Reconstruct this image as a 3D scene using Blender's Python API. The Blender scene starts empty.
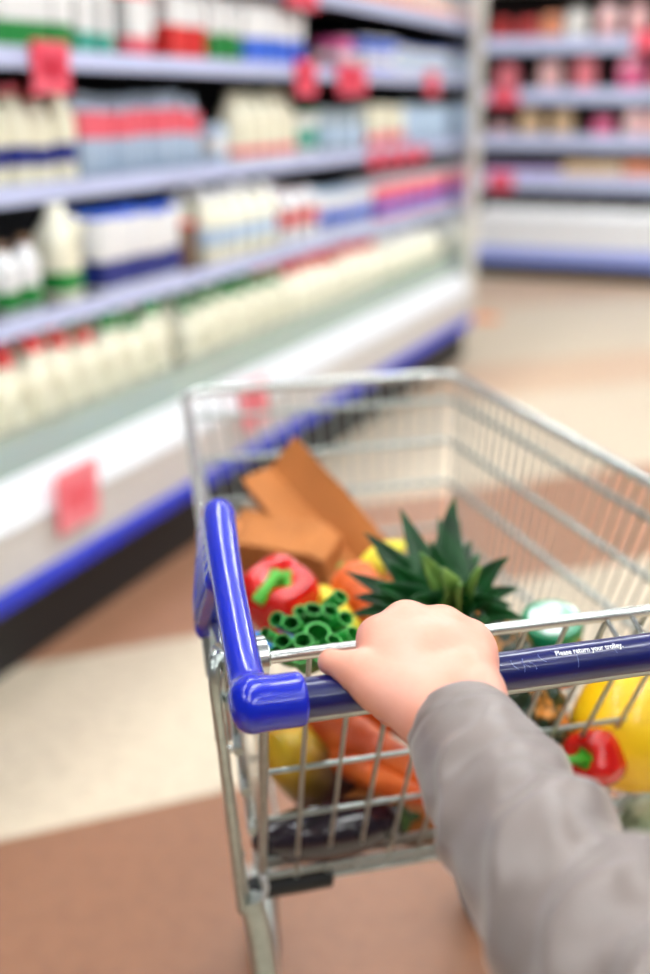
import bpy, bmesh, math, random
import numpy as np
from mathutils import Vector, Matrix, noise

# ------------------------------------------------------------------ camera, world, exposure
S = bpy.context.scene
C = S.collection
F_PX, CAM_H = 1200.0, 1.42
PITCH = math.atan(387 / 1200.0)
cd_ = bpy.data.cameras.new('camera')
cam = bpy.data.objects.new('camera', cd_); C.objects.link(cam)
cam.location = (0, 0, CAM_H)
cam.rotation_euler = (math.pi / 2 - PITCH, 0, 0)
cd_.sensor_fit = 'VERTICAL'; cd_.sensor_height = 36.0
cd_.lens = F_PX / 974.0 * 36.0
cd_.clip_start = 0.02; cd_.clip_end = 100
cd_.dof.use_dof = True
cd_.dof.focus_distance = 0.895
cd_.dof.aperture_fstop = 2.25
S.camera = cam
S.view_settings.view_transform = 'Standard'
S.view_settings.look = 'None'
S.view_settings.gamma = 1.0
S.view_settings.use_curve_mapping = False
S.view_settings.exposure = 0.0
W = bpy.data.worlds.new('world'); S.world = W; W.use_nodes = True
W.node_tree.nodes['Background'].inputs[0].default_value = (0.95, 0.97, 1.0, 1)
W.node_tree.nodes['Background'].inputs[1].default_value = 0.14
LAMP_STRENGTH = 40.0

R = math.radians
rnd = random.Random(7)

# ------------------------------------------------------------------ helpers
def lin(c):
    return tuple(((v / 255) / 12.92 if v / 255 <= 0.04045 else ((v / 255 + 0.055) / 1.055) ** 2.4) for v in c)

MATS = {}
def mat(name, rgb, rough=0.5, metal=0.0, coat=0.0, var=0.12, scale=30.0, bump=0.0, bscale=None, rgb2=None,
        trans=0.0, sss=0.0, spec=0.5, emit=0.0, alpha=1.0, sheen=0.0, stretch=None, pos=(.35, .65)):
    if name in MATS: return MATS[name]
    m = bpy.data.materials.new(name); m.use_nodes = True
    nt = m.node_tree; b = nt.nodes['Principled BSDF']
    l = lin(rgb)
    tc = nt.nodes.new('ShaderNodeTexCoord')
    mp = nt.nodes.new('ShaderNodeMapping'); nt.links.new(tc.outputs['Object'], mp.inputs[0])
    if stretch: mp.inputs['Scale'].default_value = stretch
    nz = nt.nodes.new('ShaderNodeTexNoise'); nz.inputs['Scale'].default_value = scale; nz.inputs['Detail'].default_value = 4
    nt.links.new(mp.outputs[0], nz.inputs['Vector'])
    rp = nt.nodes.new('ShaderNodeValToRGB')
    l2 = lin(rgb2) if rgb2 else tuple(min(1, v * (1 + var)) for v in l)
    l1 = l if rgb2 else tuple(v * (1 - var) for v in l)
    rp.color_ramp.elements[0].position = pos[0]; rp.color_ramp.elements[1].position = pos[1]
    rp.color_ramp.elements[0].color = (*l1, 1); rp.color_ramp.elements[1].color = (*l2, 1)
    nt.links.new(nz.outputs['Fac'], rp.inputs[0]); nt.links.new(rp.outputs[0], b.inputs['Base Color'])
    b.inputs['Roughness'].default_value = rough; b.inputs['Metallic'].default_value = metal
    b.inputs['Coat Weight'].default_value = coat; b.inputs['Coat Roughness'].default_value = 0.06
    b.inputs['Specular IOR Level'].default_value = spec
    b.inputs['Transmission Weight'].default_value = trans
    b.inputs['Alpha'].default_value = alpha
    b.inputs['Sheen Weight'].default_value = sheen
    if sss:
        b.inputs['Subsurface Weight'].default_value = sss; b.inputs['Subsurface Radius'].default_value = (0.006, 0.003, 0.002)
        b.inputs['Subsurface Scale'].default_value = 1.0
    if emit:
        b.inputs['Emission Color'].default_value = (*l, 1); b.inputs['Emission Strength'].default_value = emit
    if bump:
        bp = nt.nodes.new('ShaderNodeBump'); bp.inputs['Strength'].default_value = bump; bp.inputs['Distance'].default_value = 0.004
        n2 = nt.nodes.new('ShaderNodeTexNoise'); n2.inputs['Scale'].default_value = bscale or scale * 3; n2.inputs['Detail'].default_value = 5
        nt.links.new(mp.outputs[0], n2.inputs['Vector']); nt.links.new(n2.outputs['Fac'], bp.inputs['Height'])
        nt.links.new(bp.outputs[0], b.inputs['Normal'])
    MATS[name] = m
    return m

def tag(o, label=None, cat=None, group=None, kind=None):
    if label: o['label'] = label
    if cat: o['category'] = cat
    if group: o['group'] = group
    if kind: o['kind'] = kind
    return o

def link(name, data, parent=None):
    o = bpy.data.objects.new(name, data); C.objects.link(o)
    if parent: o.parent = parent
    return o

def empty(name, loc=(0, 0, 0), rz=0.0):
    o = link(name, None); o.location = loc; o.rotation_euler = (0, 0, rz); o.empty_display_size = 0.05
    return o

class MB:
    """collects geometry for one mesh"""
    def __init__(self): self.v = []; self.f = []
    def add(self, vs, fs):
        k = len(self.v); self.v += [tuple(p) for p in vs]; self.f += [tuple(i + k for i in f) for f in fs]; return self
    def box(self, lo, hi, ax=None):
        (x0, y0, z0), (x1, y1, z1) = lo, hi
        vs = [(x0, y0, z0), (x1, y0, z0), (x1, y1, z0), (x0, y1, z0), (x0, y0, z1), (x1, y0, z1), (x1, y1, z1), (x0, y1, z1)]
        return self.add(vs, [(0, 3, 2, 1), (4, 5, 6, 7), (0, 1, 5, 4), (1, 2, 6, 5), (2, 3, 7, 6), (3, 0, 4, 7)])
    def prism(self, poly, x0, x1):
        """poly in (y, z), swept along x"""
        n = len(poly)
        vs = [(x0, y, z) for y, z in poly] + [(x1, y, z) for y, z in poly]
        fs = [(i, (i + 1) % n, (i + 1) % n + n, i + n) for i in range(n)] + [tuple(range(n - 1, -1, -1)), tuple(range(n, 2 * n))]
        return self.add(vs, fs)
    def tube(self, pts, r, seg=10, cap=True, ell=None):
        pts = [Vector(p) for p in pts]; n = len(pts)
        rs = r if isinstance(r, (list, tuple)) else [r] * n
        t = [(pts[min(i + 1, n - 1)] - pts[max(i - 1, 0)]).normalized() for i in range(n)]
        ref = Vector((0, 0, 1)) if abs(t[0].z) < 0.9 else Vector((1, 0, 0))
        nx = t[0].cross(ref).normalized(); vs = []
        for i in range(n):
            nx = (nx - t[i] * nx.dot(t[i])).normalized(); ny = t[i].cross(nx)
            for k in range(seg):
                a = 2 * math.pi * k / seg
                vs.append(pts[i] + nx * (math.cos(a) * rs[i]) + ny * (math.sin(a) * rs[i] * (ell or 1)))
        fs = [(i * seg + k, i * seg + (k + 1) % seg, (i + 1) * seg + (k + 1) % seg, (i + 1) * seg + k) for i in range(n - 1) for k in range(seg)]
        if cap: fs += [tuple(range(seg - 1, -1, -1)), tuple(range((n - 1) * seg, n * seg))]
        return self.add(vs, fs)
    def lathe(self, prof, seg=20, sq=2.0, sx=1.0, sy=1.0):
        vs = []; n = len(prof)
        for r, z in prof:
            for k in range(seg):
                a = 2 * math.pi * (k + 0.5) / seg
                c, s = math.cos(a), math.sin(a)
                q = (abs(c) ** sq + abs(s) ** sq) ** (-1 / sq)
                vs.append((r * q * c * sx, r * q * s * sy, z))
        fs = [(i * seg + k, i * seg + (k + 1) % seg, (i + 1) * seg + (k + 1) % seg, (i + 1) * seg + k) for i in range(n - 1) for k in range(seg)]
        fs += [tuple(range(seg - 1, -1, -1)), tuple(range((n - 1) * seg, n * seg))]
        return self.add(vs, fs)
    def mesh(self, name, m, smooth=True, bevel=0.0):
        me = bpy.data.meshes.new(name); me.from_pydata(self.v, [], self.f); me.validate()
        bm = bmesh.new(); bm.from_mesh(me)
        bmesh.ops.recalc_face_normals(bm, faces=bm.faces)
        if bevel: bmesh.ops.bevel(bm, geom=list(bm.edges), offset=bevel, segments=2, affect='EDGES', profile=0.6)
        bm.to_mesh(me); bm.free()
        if smooth:
            for p in me.polygons: p.use_smooth = True
            try: me.set_sharp_from_angle(angle=R(40))
            except Exception: pass
        me.materials.append(m)
        return me
    def build(self, name, m, parent=None, smooth=True, bevel=0.0):
        return link(name, self.mesh(name, m, smooth, bevel), parent)

def smooth_path(pts, n=6):
    """Catmull-Rom through the points"""
    p = [Vector(q) for q in pts]; p = [p[0] * 2 - p[1]] + p + [p[-1] * 2 - p[-2]]; out = []
    for i in range(1, len(p) - 2):
        for k in range(n):
            t = k / n
            out.append(0.5 * ((2 * p[i]) + (p[i + 1] - p[i - 1]) * t + (2 * p[i - 1] - 5 * p[i] + 4 * p[i + 1] - p[i + 2]) * t * t + (3 * p[i] - p[i - 1] - 3 * p[i + 1] + p[i + 2]) * t ** 3))
    out.append(p[-2]); return out

def lerp_list(vals, n):
    out = []
    for i in range(len(vals) - 1):
        for k in range(n): out.append(vals[i] + (vals[i + 1] - vals[i]) * k / n)
    return out + [vals[-1]]

def copy_tree(o, parent=None):
    c = o.copy(); C.objects.link(c)
    if parent: c.parent = parent
    for ch in list(o.children): copy_tree(ch, c)
    return c

# --- signed distance modelling: smooth organic surfaces meshed with surface nets
def sd_cone(P, a, b, ra, rb):
    a = np.array(a); b = np.array(b); ba = b - a; l2 = float(ba @ ba) + 1e-12
    t = np.clip(((P - a) @ ba) / l2, 0, 1)
    d = np.linalg.norm(P - a - t[..., None] * ba, axis=-1)
    return d - (ra + (rb - ra) * t)
def smin(a, b, k):
    h = np.clip(0.5 + 0.5 * (b - a) / k, 0, 1)
    return b + (a - b) * h - k * h * (1 - h)
def surface_nets(fn, lo, hi, h):
    lo = np.array(lo); n = np.ceil((np.array(hi) - lo) / h).astype(int) + 1
    ax = [lo[i] + h * np.arange(n[i]) for i in range(3)]
    G = np.stack(np.meshgrid(*ax, indexing='ij'), -1)
    D = fn(G); In = D < 0
    cs = n - 1
    acc = np.zeros((*cs, 3)); cnt = np.zeros(cs)
    base = G[:-1, :-1, :-1]
    def sl(o): return tuple(slice(o[i], o[i] + cs[i]) for i in range(3))
    for axis in range(3):
        for i in (0, 1):
            for j in (0, 1):
                o = [0, 0, 0]; oth = [k for k in range(3) if k != axis]
                o[oth[0]] = i; o[oth[1]] = j; o2 = list(o); o2[axis] = 1
                d0 = D[sl(o)]; d1 = D[sl(o2)]; m = (d0 < 0) != (d1 < 0)
                den = np.where(m, d0 - d1, 1.0); t = np.where(m, d0 / den, 0)
                off = np.zeros((*cs, 3)); off[...] = np.array(o) * h; off[..., axis] = t * h
                acc += np.where(m[..., None], base + off, 0); cnt += m
    act = cnt > 0
    idx = -np.ones(cs, int); idx[act] = np.arange(act.sum())
    V = acc[act] / cnt[act][:, None]
    Fs = []
    for axis in range(3):
        o1, o2 = [k for k in range(3) if k != axis]
        a = [slice(None)] * 3; b = [slice(None)] * 3
        a[axis] = slice(0, -1); b[axis] = slice(1, None)
        for k in (o1, o2): a[k] = slice(1, -1); b[k] = slice(1, -1)
        m = In[tuple(a)] != In[tuple(b)]
        ii = np.argwhere(m)
        p = ii.copy(); p[:, o1] += 1; p[:, o2] += 1
        def cell(da, db):
            q = p.copy(); q[:, o1] -= da; q[:, o2] -= db
            return idx[q[:, 0], q[:, 1], q[:, 2]]
        Fs.append(np.stack([cell(0, 0), cell(1, 0), cell(1, 1), cell(0, 1)], 1))
    Fs = np.concatenate(Fs); Fs = Fs[(Fs >= 0).all(1)]
    return V, Fs
def sdf_build(name, fn, lo, hi, h, m, parent=None):
    V, Fs = surface_nets(fn, lo, hi, h)
    b = MB(); b.v = [tuple(v) for v in V]; b.f = [tuple(int(i) for i in f) for f in Fs]
    me = b.mesh(name, m)
    for p in me.polygons: p.use_smooth = True
    try: me.set_sharp_from_angle(angle=R(180))
    except Exception: pass
    return link(name, me, parent)

# survey helper: a point of the place from its bearing in the photograph and its distance along the view axis
cP, sP = math.cos(PITCH), math.sin(PITCH)
def P(px, py, D):
    x = (px - 325) / F_PX; d = (py - 487) / F_PX
    return Vector((x * D, (cP - d * sP) * D, CAM_H - (sP + d * cP) * D))

# ------------------------------------------------------------------ materials
chrome = mat('chrome_plated_steel', (205, 210, 208), 0.22, 0.9, var=0.06, scale=60)
chrome2 = mat('galvanised_steel', (172, 180, 176), 0.34, 0.85, var=0.08, scale=80)
blue_pl = mat('blue_plastic', (0, 30, 182), 0.27, 0, coat=0.35, var=0.05, scale=12, bump=0.02, bscale=300)
navy_pl = mat('navy_film', (8, 17, 88), 0.3, 0, coat=0.3, var=0.08, scale=20)
black_pl = mat('black_plastic', (22, 26, 28), 0.45, 0, var=0.1)
rubber = mat('grey_rubber', (70, 70, 72), 0.7, 0)
white_p = mat('white_painted_metal', (238, 240, 244), 0.4, 0, var=0.02)
lav_rail = mat('price_rail_plastic', (205, 212, 246), 0.35, 0, var=0.04, scale=4)
case_panel = mat('case_front_panel', (216, 212, 208), 0.5, 0, var=0.03)
case_blue = mat('blue_bumper_plastic', (14, 50, 205), 0.4, 0, var=0.06)
case_dark = mat('dark_case_interior', (24, 22, 25), 0.7, 0, var=0.2, scale=6)  # near-black tone carries the shadow of the gaps under the shelves
kick = mat('black_kick_plate', (20, 19, 20), 0.6, 0)
pink = mat('pink_price_card', (238, 62, 92), 0.5, 0, var=0.1, scale=9, rgb2=(248, 110, 130))

# ------------------------------------------------------------------ setting
def floor_material():
    m = bpy.data.materials.new('banded_vinyl_floor'); m.use_nodes = True; nt = m.node_tree; b = nt.nodes['Principled BSDF']
    tc = nt.nodes.new('ShaderNodeTexCoord')
    dp = nt.nodes.new('ShaderNodeVectorMath'); dp.operation = 'DOT_PRODUCT'
    a = R(67.0); dp.inputs[1].default_value = (-math.cos(a), math.sin(a), 0)
    nt.links.new(tc.outputs['Object'], dp.inputs[0])
    mr = nt.nodes.new('ShaderNodeMapRange'); mr.inputs[1].default_value = -4; mr.inputs[2].default_value = 16
    nt.links.new(dp.outputs['Value'], mr.inputs[0])
    rp = nt.nodes.new('ShaderNodeValToRGB'); cr = rp.color_ramp; cr.interpolation = 'CONSTANT'
    br, cr1, tan = lin((148, 101, 72)), lin((216, 200, 175)), lin((212, 182, 152))
    stops = [(-4, br), (-0.6, cr1), (0.7, br), (2.14, cr1), (2.91, lin((172, 124, 95))), (3.75, cr1), (5.0, tan), (5.75, cr1), (7.4, tan), (8.6, cr1), (10.5, br)]  # lighter brown past the cream band paints in light from the chilled case
    for i, (d, c) in enumerate(stops):
        e = cr.elements[i] if i < 2 else cr.elements.new((d + 4) / 20)
        e.position = (d + 4) / 20; e.color = (*c, 1)
    nt.links.new(mr.outputs[0], rp.inputs[0])
    nz = nt.nodes.new('ShaderNodeTexNoise'); nz.inputs['Scale'].default_value = 28; nz.inputs['Detail'].default_value = 5
    nt.links.new(tc.outputs['Object'], nz.inputs['Vector'])
    mx = nt.nodes.new('ShaderNodeMix'); mx.data_type = 'RGBA'; mx.blend_type = 'MULTIPLY'; mx.inputs[0].default_value = 0.35
    g = nt.nodes.new('ShaderNodeValToRGB'); g.color_ramp.elements[0].position = 0.3; g.color_ramp.elements[1].position = 0.6
    g.color_ramp.elements[0].color = (0.55, 0.5, 0.48, 1); g.color_ramp.elements[1].color = (1, 1, 1, 1)
    nt.links.new(nz.outputs['Fac'], g.inputs[0])
    nt.links.new(rp.outputs[0], mx.inputs[6]); nt.links.new(g.outputs[0], mx.inputs[7]); nt.links.new(mx.outputs[2], b.inputs['Base Color'])
    b.inputs['Roughness'].default_value = 0.38
    return m
fl = MB().box((-7, -4, -0.05), (9, 14, 0)).build('floor', floor_material(), smooth=False); tag(fl, kind='structure')
cl = MB().box((-7, -4, 3.6), (9, 14, 3.65)).build('ceiling', mat('grey_ceiling', (128, 131, 136), 0.8, var=0.03), smooth=False); tag(cl, kind='structure')
wb = MB().box((-7, 12.2, 0), (9, 12.3, 3.6)).build('wall_back', mat('pale_wall', (226, 224, 220), 0.8, var=0.04), smooth=False); tag(wb, kind='structure')

# ------------------------------------------------------------------ ceiling luminaires (the shop's own light)
AZ = R(21.9)
U = Vector((math.sin(AZ), math.cos(AZ), 0)); N = Vector((-math.cos(AZ), math.sin(AZ), 0))
lamp_em = bpy.data.materials.new('lamp_diffuser'); lamp_em.use_nodes = True
_b = lamp_em.node_tree.nodes['Principled BSDF']; _b.inputs['Emission Color'].default_value = (0.97, 1.0, 1.0, 1); _b.inputs['Emission Strength'].default_value = LAMP_STRENGTH
_b.inputs['Base Color'].default_value = (0.9, 0.9, 0.9, 1)
hm = MB().box((-0.11, -0.95, -0.02), (0.11, 0.95, 0.08)).mesh('housing', white_p, False)
dm = MB().prism([(-0.07, -0.02), (-0.05, -0.045), (0.05, -0.045), (0.07, -0.02)], -0.92, 0.92).mesh('diffuser', lamp_em, False)
k = 0
for row in range(4):
    for j in range(5):
        p = Vector((-0.4, 0.2, 0)) + Vector((U.y, -U.x, 0)) * (-1.7 + row * 1.75) + U * (-1.5 + j * 2.5)
        t = empty('ceiling_light', (p.x, p.y, 3.52), -AZ)
        h = link('housing', hm, t); d = link('diffuser', dm, t); d.rotation_euler = (0, 0, math.pi / 2)
        tag(t, 'long fluorescent ceiling light, %s row from the dairy case, %s along the aisle' % (['first', 'second', 'third', 'fourth'][row], ['first', 'second', 'third', 'fourth', 'fifth'][j]), 'ceiling light', 'fluorescent lights in rows on the ceiling')

# ------------------------------------------------------------------ chilled display case on the left
A0 = Vector((-0.828, 2.750, 0))
def LC(u, d, z): return A0 + U * u + N * d + Vector((0, 0, z))
# local frame: x = along the case (u), y = into the case (d)
case_mx_rz = math.pi / 2 - AZ
U0, U1 = -1.6, 4.42
SH = [0.870, 1.205, 1.540, 1.825]      # shelf top heights
case = empty('chilled_display_case', A0, case_mx_rz)
tag(case, 'long open chilled dairy case with white front and blue bumper along the left', 'display case')
MB().prism([(0.025, 0.0), (0.9, 0.0), (0.9, 0.21), (0.025, 0.21)], U0, U1).build('kick_plate', kick, case, False)
MB().prism([(0.0, 0.235), (0.0, 0.391), (0.06, 0.465), (0.10, 0.465), (0.10, 0.43), (0.85, 0.39), (0.85, 0.21), (0.03, 0.21)], U0, U1).build('base_tank', case_panel, case, False)
MB().prism([(-0.015, 0.19), (-0.02, 0.196), (-0.02, 0.232), (-0.012, 0.24), (0.03, 0.24), (0.03, 0.19)], U0, U1).build('bumper', case_blue, case, False)
MB().prism([(-0.012, 0.391), (0.055, 0.482), (0.075, 0.482), (0.01, 0.388)], U0, U1).build('front_lip', white_p, case, False)
glassm = mat('greenish_case_glass', (204, 222, 212), 0.12, 0, trans=0.0, var=0.03, alpha=0.5)
MB().prism([(0.075, 0.477), (0.10, 0.583), (0.108, 0.583), (0.083, 0.477)], U0, U1).build('front_glass', glassm, case, False)
MB().prism([(0.098, 0.583), (0.09, 0.592), (0.115, 0.592), (0.112, 0.583)], U0, U1).build('glass_trim', chrome2, case, False)
MB().box((U0, 0.82, 0.16), (U1, 0.9, 2.12)).build('back_panel', case_dark, case, False)
MB().prism([(0.06, 2.06), (0.06, 2.14), (0.9, 2.2), (0.9, 2.06)], U0, U1).build('canopy', white_p, case, False)
SD = 0.11
fill_led = bpy.data.materials.new('shelf_fill_led'); fill_led.use_nodes = True  # emitter added to brighten the rows under the shelves
fill_led.node_tree.nodes['Principled BSDF'].inputs['Emission Color'].default_value = (0.95, 0.98, 1, 1); fill_led.node_tree.nodes['Principled BSDF'].inputs['Emission Strength'].default_value = 14.0
for i, z in enumerate(SH):
    s = MB().box((U0, SD + .02, z - 0.025), (U1 - 0.005, 0.82, z)).build('shelf', case_dark, case, False)
    MB().prism([(SD, z - 0.042), (SD + .005, z + 0.008), (SD + .02, z + 0.008), (SD + .02, z - 0.042)], U0, U1 - 0.005).build('price_rail', lav_rail, s, False)
    if i < 2: MB().box((U0, SD + .024, z - .034), (U1 - .01, SD + .036, z - .027)).build('shelf_fill_light', fill_led, s, False)  # added strips, out of sight, lifting the shaded rows below
MB().box((U0, 0.12, 0.44), (U1 - 0.005, 0.82, 0.462)).build('well_deck', mat('deck_white', (210, 212, 210), 0.5), case, False)
endp = mat('end_panel_cream', (226, 222, 212), 0.45, var=0.03)
MB().prism([(0.02, 0.15), (0.02, 2.18), (0.9, 2.18), (0.9, 0.0), (0.1, 0.0), (0.1, 0.15)], U1 + .005, U1 + 0.045).build('end_panel', mat('brushed_end_panel', (205, 208, 214), .16, .95, var=.03), case, False)
MB().prism([(-0.02, 0.15), (-0.02, 2.18), (0.03, 2.18), (0.03, 0.15)], U1, U1 + 0.05).build('end_post', endp, case, False)

# product prototypes (cached meshes)
CACHE = {}
def cmesh(key, fn):
    if key not in CACHE: CACHE[key] = fn()
    return CACHE[key]
def pm(name, rgb, rough=0.4): return mat(name, rgb, rough, var=0.03, scale=14, coat=0.1)
CREAM, WHITE, RED, PINK, BLUE, NAVY, GREEN, TEAL, PBLUE, ORANGE, BROWN, MAG, GREY = [
    (242, 238, 214), (240, 240, 240), (226, 50, 48), (246, 110, 126), (60, 110, 225), (34, 48, 132), (24, 138, 58), (70, 178, 156),
    (190, 214, 238), (250, 150, 96), (128, 96, 66), (240, 104, 170), (170, 186, 196)]
NAMES = {CREAM: 'cream', WHITE: 'white', RED: 'red', PINK: 'pink', BLUE: 'blue', NAVY: 'navy', GREEN: 'green', TEAL: 'teal', PBLUE: 'pale_blue', ORANGE: 'orange', BROWN: 'brown', MAG: 'magenta', GREY: 'grey'}
def PM(c): return pm('plastic_' + NAMES[c], c)

def bottle_mesh(w, h, m, sq=3.5):
    r = w / 2
    prof = [(r * 0.85, 0), (r, 0.008), (r, h * 0.6), (r * 0.94, h * 0.68), (r * 0.6, h * 0.82), (r * 0.42, h * 0.88), (r * 0.4, h * 0.93), (r * 0.2, h * 0.935)]
    return MB().lathe(prof, 16, sq).mesh('bottle_body', m)
def cap_mesh(w, h, m):
    r = w * 0.24
    return MB().lathe([(r, h * 0.9), (r, h * 0.985), (r * 0.88, h), (r * 0.3, h)], 14).mesh('cap', m)
def band_mesh(w, z0, z1, m, sq=3.5):
    r = w / 2 * 1.02
    return MB().lathe([(r, z0), (r, z1)], 16, sq).mesh('label', m)
def jug_handle(w, h, m):
    pts = smooth_path([(0, -w * 0.34, h * 0.60), (0, -w * 0.62, h * 0.66), (0, -w * 0.6, h * 0.82), (0, -w * 0.2, h * 0.86)], 4)
    return MB().tube(pts, w * 0.09, 8).mesh('jug_handle', m)
def carton_mesh(w, h, m):
    b = MB(); t = h * 0.8; q = w / 2
    vs = [(-q, -q, 0), (q, -q, 0), (q, q, 0), (-q, q, 0), (-q, -q, t), (q, -q, t), (q, q, t), (-q, q, t), (-q, -0.006, h * 0.93), (q, -0.006, h * 0.93), (q, 0.006, h * 0.93), (-q, 0.006, h * 0.93), (-q, -0.006, h), (q, -0.006, h), (q, 0.006, h), (-q, 0.006, h)]
    fs = [(0, 3, 2, 1), (0, 1, 5, 4), (1, 2, 6, 5), (2, 3, 7, 6), (3, 0, 4, 7), (4, 5, 9, 8), (6, 7, 11, 10), (5, 6, 10, 9), (7, 4, 8, 11), (8, 9, 13, 12), (10, 11, 15, 14), (9, 10, 14, 13), (11, 8, 12, 15), (12, 13, 14, 15)]
    return b.add(vs, fs).mesh('carton_body', m, False)
def pot_mesh(w, h, m):
    r = w / 2
    return MB().lathe([(r * 0.78, 0), (r * 0.8, 0.004), (r * 0.96, h * 0.9), (r * 1.0, h * 0.9), (r * 1.0, h * 0.97), (r * 0.5, h * 0.975)], 16).mesh('pot_body', m)
def lid_mesh(w, h, m):
    r = w / 2 * 1.02
    return MB().lathe([(r, h * 0.93), (r, h * 0.99), (r * 0.9, h), (r * 0.3, h)], 16).mesh('lid', m)
def pack_mesh(w, dp, h, m):
    return MB().box((-w / 2, -dp / 2, 0), (w / 2, dp / 2, h)).mesh('pack_body', m, True, bevel=min(w, dp, h) * 0.12)

def product(kind, w, h, body, top, band, b0, b1):
    """(mesh, [(child name, mesh)])"""
    key = (kind, w, h, body, top, band, b0, b1)
    if key in CACHE: return CACHE[key]
    ch = []
    if kind in ('bottle', 'jug', 'round'):
        sq = {'bottle': 3.5, 'jug': 4.5, 'round': 2.0}[kind]
        me = bottle_mesh(w, h, PM(body), sq)
        if top: ch.append(('cap', cap_mesh(w, h, PM(top))))
        if band: ch.append(('label_band', band_mesh(w, h * b0, h * b1, PM(band), sq)))
        if kind == 'jug': ch.append(('jug_handle', jug_handle(w, h, PM(body))))
    elif kind == 'carton':
        me = carton_mesh(w, h, PM(body))
        if band: ch.append(('label_band', MB().box((-w * .51, -w * .51, h * b0), (w * .51, w * .51, h * b1)).mesh('label', PM(band), False)))
        if top: ch.append(('cap', MB().lathe([(w * .18, h * .84), (w * .18, h * .93), (w * .08, h * .935)], 10).mesh('cap', PM(top))))
    elif kind == 'pot':
        me = pot_mesh(w, h, PM(body))
        if top: ch.append(('lid', lid_mesh(w, h, PM(top))))
        if band: ch.append(('label_band', MB().lathe([(w / 2 * (.8 + .18 * b0) * 1.02, h * b0), (w / 2 * (.8 + .18 * b1) * 1.02, h * b1)], 16).mesh('label', PM(band))))
    else:  # boxed multipack
        me = pack_mesh(w, min(w, .14), h, PM(body))
        if band: ch.append(('label_band', MB().box((-w * .505, -min(w, .14) * .51, h * b0), (w * .505, min(w, .14) * .51, h * b1)).mesh('label', PM(band), False)))
        if top: ch.append(('lid', MB().box((-w * .49, -min(w, .14) * .48, h * .97), (w * .49, min(w, .14) * .48, h * 1.03)).mesh('lid', PM(top), False)))
    CACHE[key] = (me, ch)
    return CACHE[key]

CATS = {'bottle': 'bottle', 'jug': 'milk jug', 'round': 'bottle', 'carton': 'carton', 'pot': 'pot', 'pack': 'pack'}
ONAME = {'bottle': 'milk_bottle', 'jug': 'milk_jug', 'round': 'drink_bottle', 'carton': 'milk_carton', 'pot': 'yogurt_pot', 'pack': 'dairy_pack'}
ORD = ['first', 'second', 'third', 'fourth', 'fifth', 'sixth', 'seventh', 'eighth', 'ninth', 'tenth', 'eleventh', 'twelfth', 'thirteenth', 'fourteenth', 'fifteenth', 'sixteenth', 'seventeenth', 'eighteenth', 'nineteenth', 'twentieth']
def run(z, u0, u1, kind, w, h, body, top, band, b0, b1, label, group, rows=1, d0=0.14, gap=0.011, name=None):
    me, ch = product(kind, w, h, body, top, band, b0, b1)
    f_ = (lambda u: .932 * u - .063) if z < .6 else (lambda u: .9024 * u - .14)
    u0, u1 = f_(u0), (U1 - .02 if u1 > 4.6 else f_(u1))
    n = max(1, int((u1 - u0 + gap) / (w + gap)))
    pitch = (u1 - u0) / n
    for rr in range(rows):
        for i in range(n):
            u = u0 + pitch * (i + 0.5) + rnd.uniform(-.003, .003)
            if u + w / 2 > U1 - 0.01: continue
            o = link(name or ONAME[kind], me)
            o.location = LC(u, d0 + w / 2 + rr * (w + 0.012) + rnd.uniform(0, 0.012), z)
            o.rotation_euler = (0, 0, case_mx_rz + (rnd.uniform(-.12, .12) if kind not in ('pack',) else 0))
            o.scale = (1, 1, 1 + rnd.uniform(-.05, .03))
            lb = label
            if n > 1: lb += ', %s from right' % ORD[min(n - 1 - i, 19)]
            if rows > 1: lb += ', ' + ['front', 'second', 'third'][rr] + ' row'
            assert len(lb.split()) <= 16, lb
            tag(o, lb, CATS[kind], group)
            for nm, m in ch: link(nm, m, o)

s3, s2, s1, s0 = SH
# second shelf from the top
run(s1, -0.3, 0.98, 'carton', .095, .25, WHITE, None, GREEN, .05, .3, 'white carton with green foot on the upper shelf at left', 'green footed cartons on the upper shelf')
run(s1, 1.0, 1.22, 'carton', .07, .24, WHITE, PINK, TEAL, .03, .25, 'white carton with teal foot beside the pink pack', 'teal footed cartons on the upper shelf')
run(s1, 1.24, 1.54, 'pack', .14, .25, PINK, None, WHITE, .25, .7, 'pink and white boxed pack on the upper shelf', 'pink packs on the upper shelf')
run(s1, 1.56, 1.85, 'carton', .07, .23, WHITE, None, RED, .05, .45, 'white carton with red lower half on the upper shelf', 'red footed cartons on the upper shelf')
run(s1, 1.87, 2.15, 'carton', .07, .23, WHITE, RED, GREEN, .05, .42, 'white carton with green lower half between red and blue ones', 'green half cartons on the upper shelf')
run(s1, 2.18, 2.78, 'carton', .09, .24, WHITE, ORANGE, BLUE, .05, .4, 'white carton with blue lower half and orange top', 'blue footed cartons on the upper shelf')
run(s1, 3.15, 3.45, 'pack', .14, .13, MAG, None, WHITE, .3, .6, 'low magenta dairy pack on the upper shelf', 'magenta packs on the upper shelf')
run(s1, 3.5, 4.05, 'pack', .13, .14, BLUE, WHITE, WHITE, .2, .6, 'blue and white dairy pack on the upper shelf', 'blue and white packs on the upper shelf')
run(s1, 4.08, 4.62, 'pot', .085, .13, WHITE, BLUE, PBLUE, .3, .7, 'small white pot with blue lid at the end of the upper shelf', 'white pots at the far end')
# top shelf
run(s0, 2.2, 3.4, 'pot', .09, .13, WHITE, RED, PINK, .2, .6, 'white pot with pink label on the highest shelf', 'pink label pots on the highest shelf')
run(s0, 3.42, 4.62, 'pack', .13, .12, WHITE, None, ORANGE, .2, .5, 'white pack with orange band on the highest shelf', 'orange band packs on the highest shelf')
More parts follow.
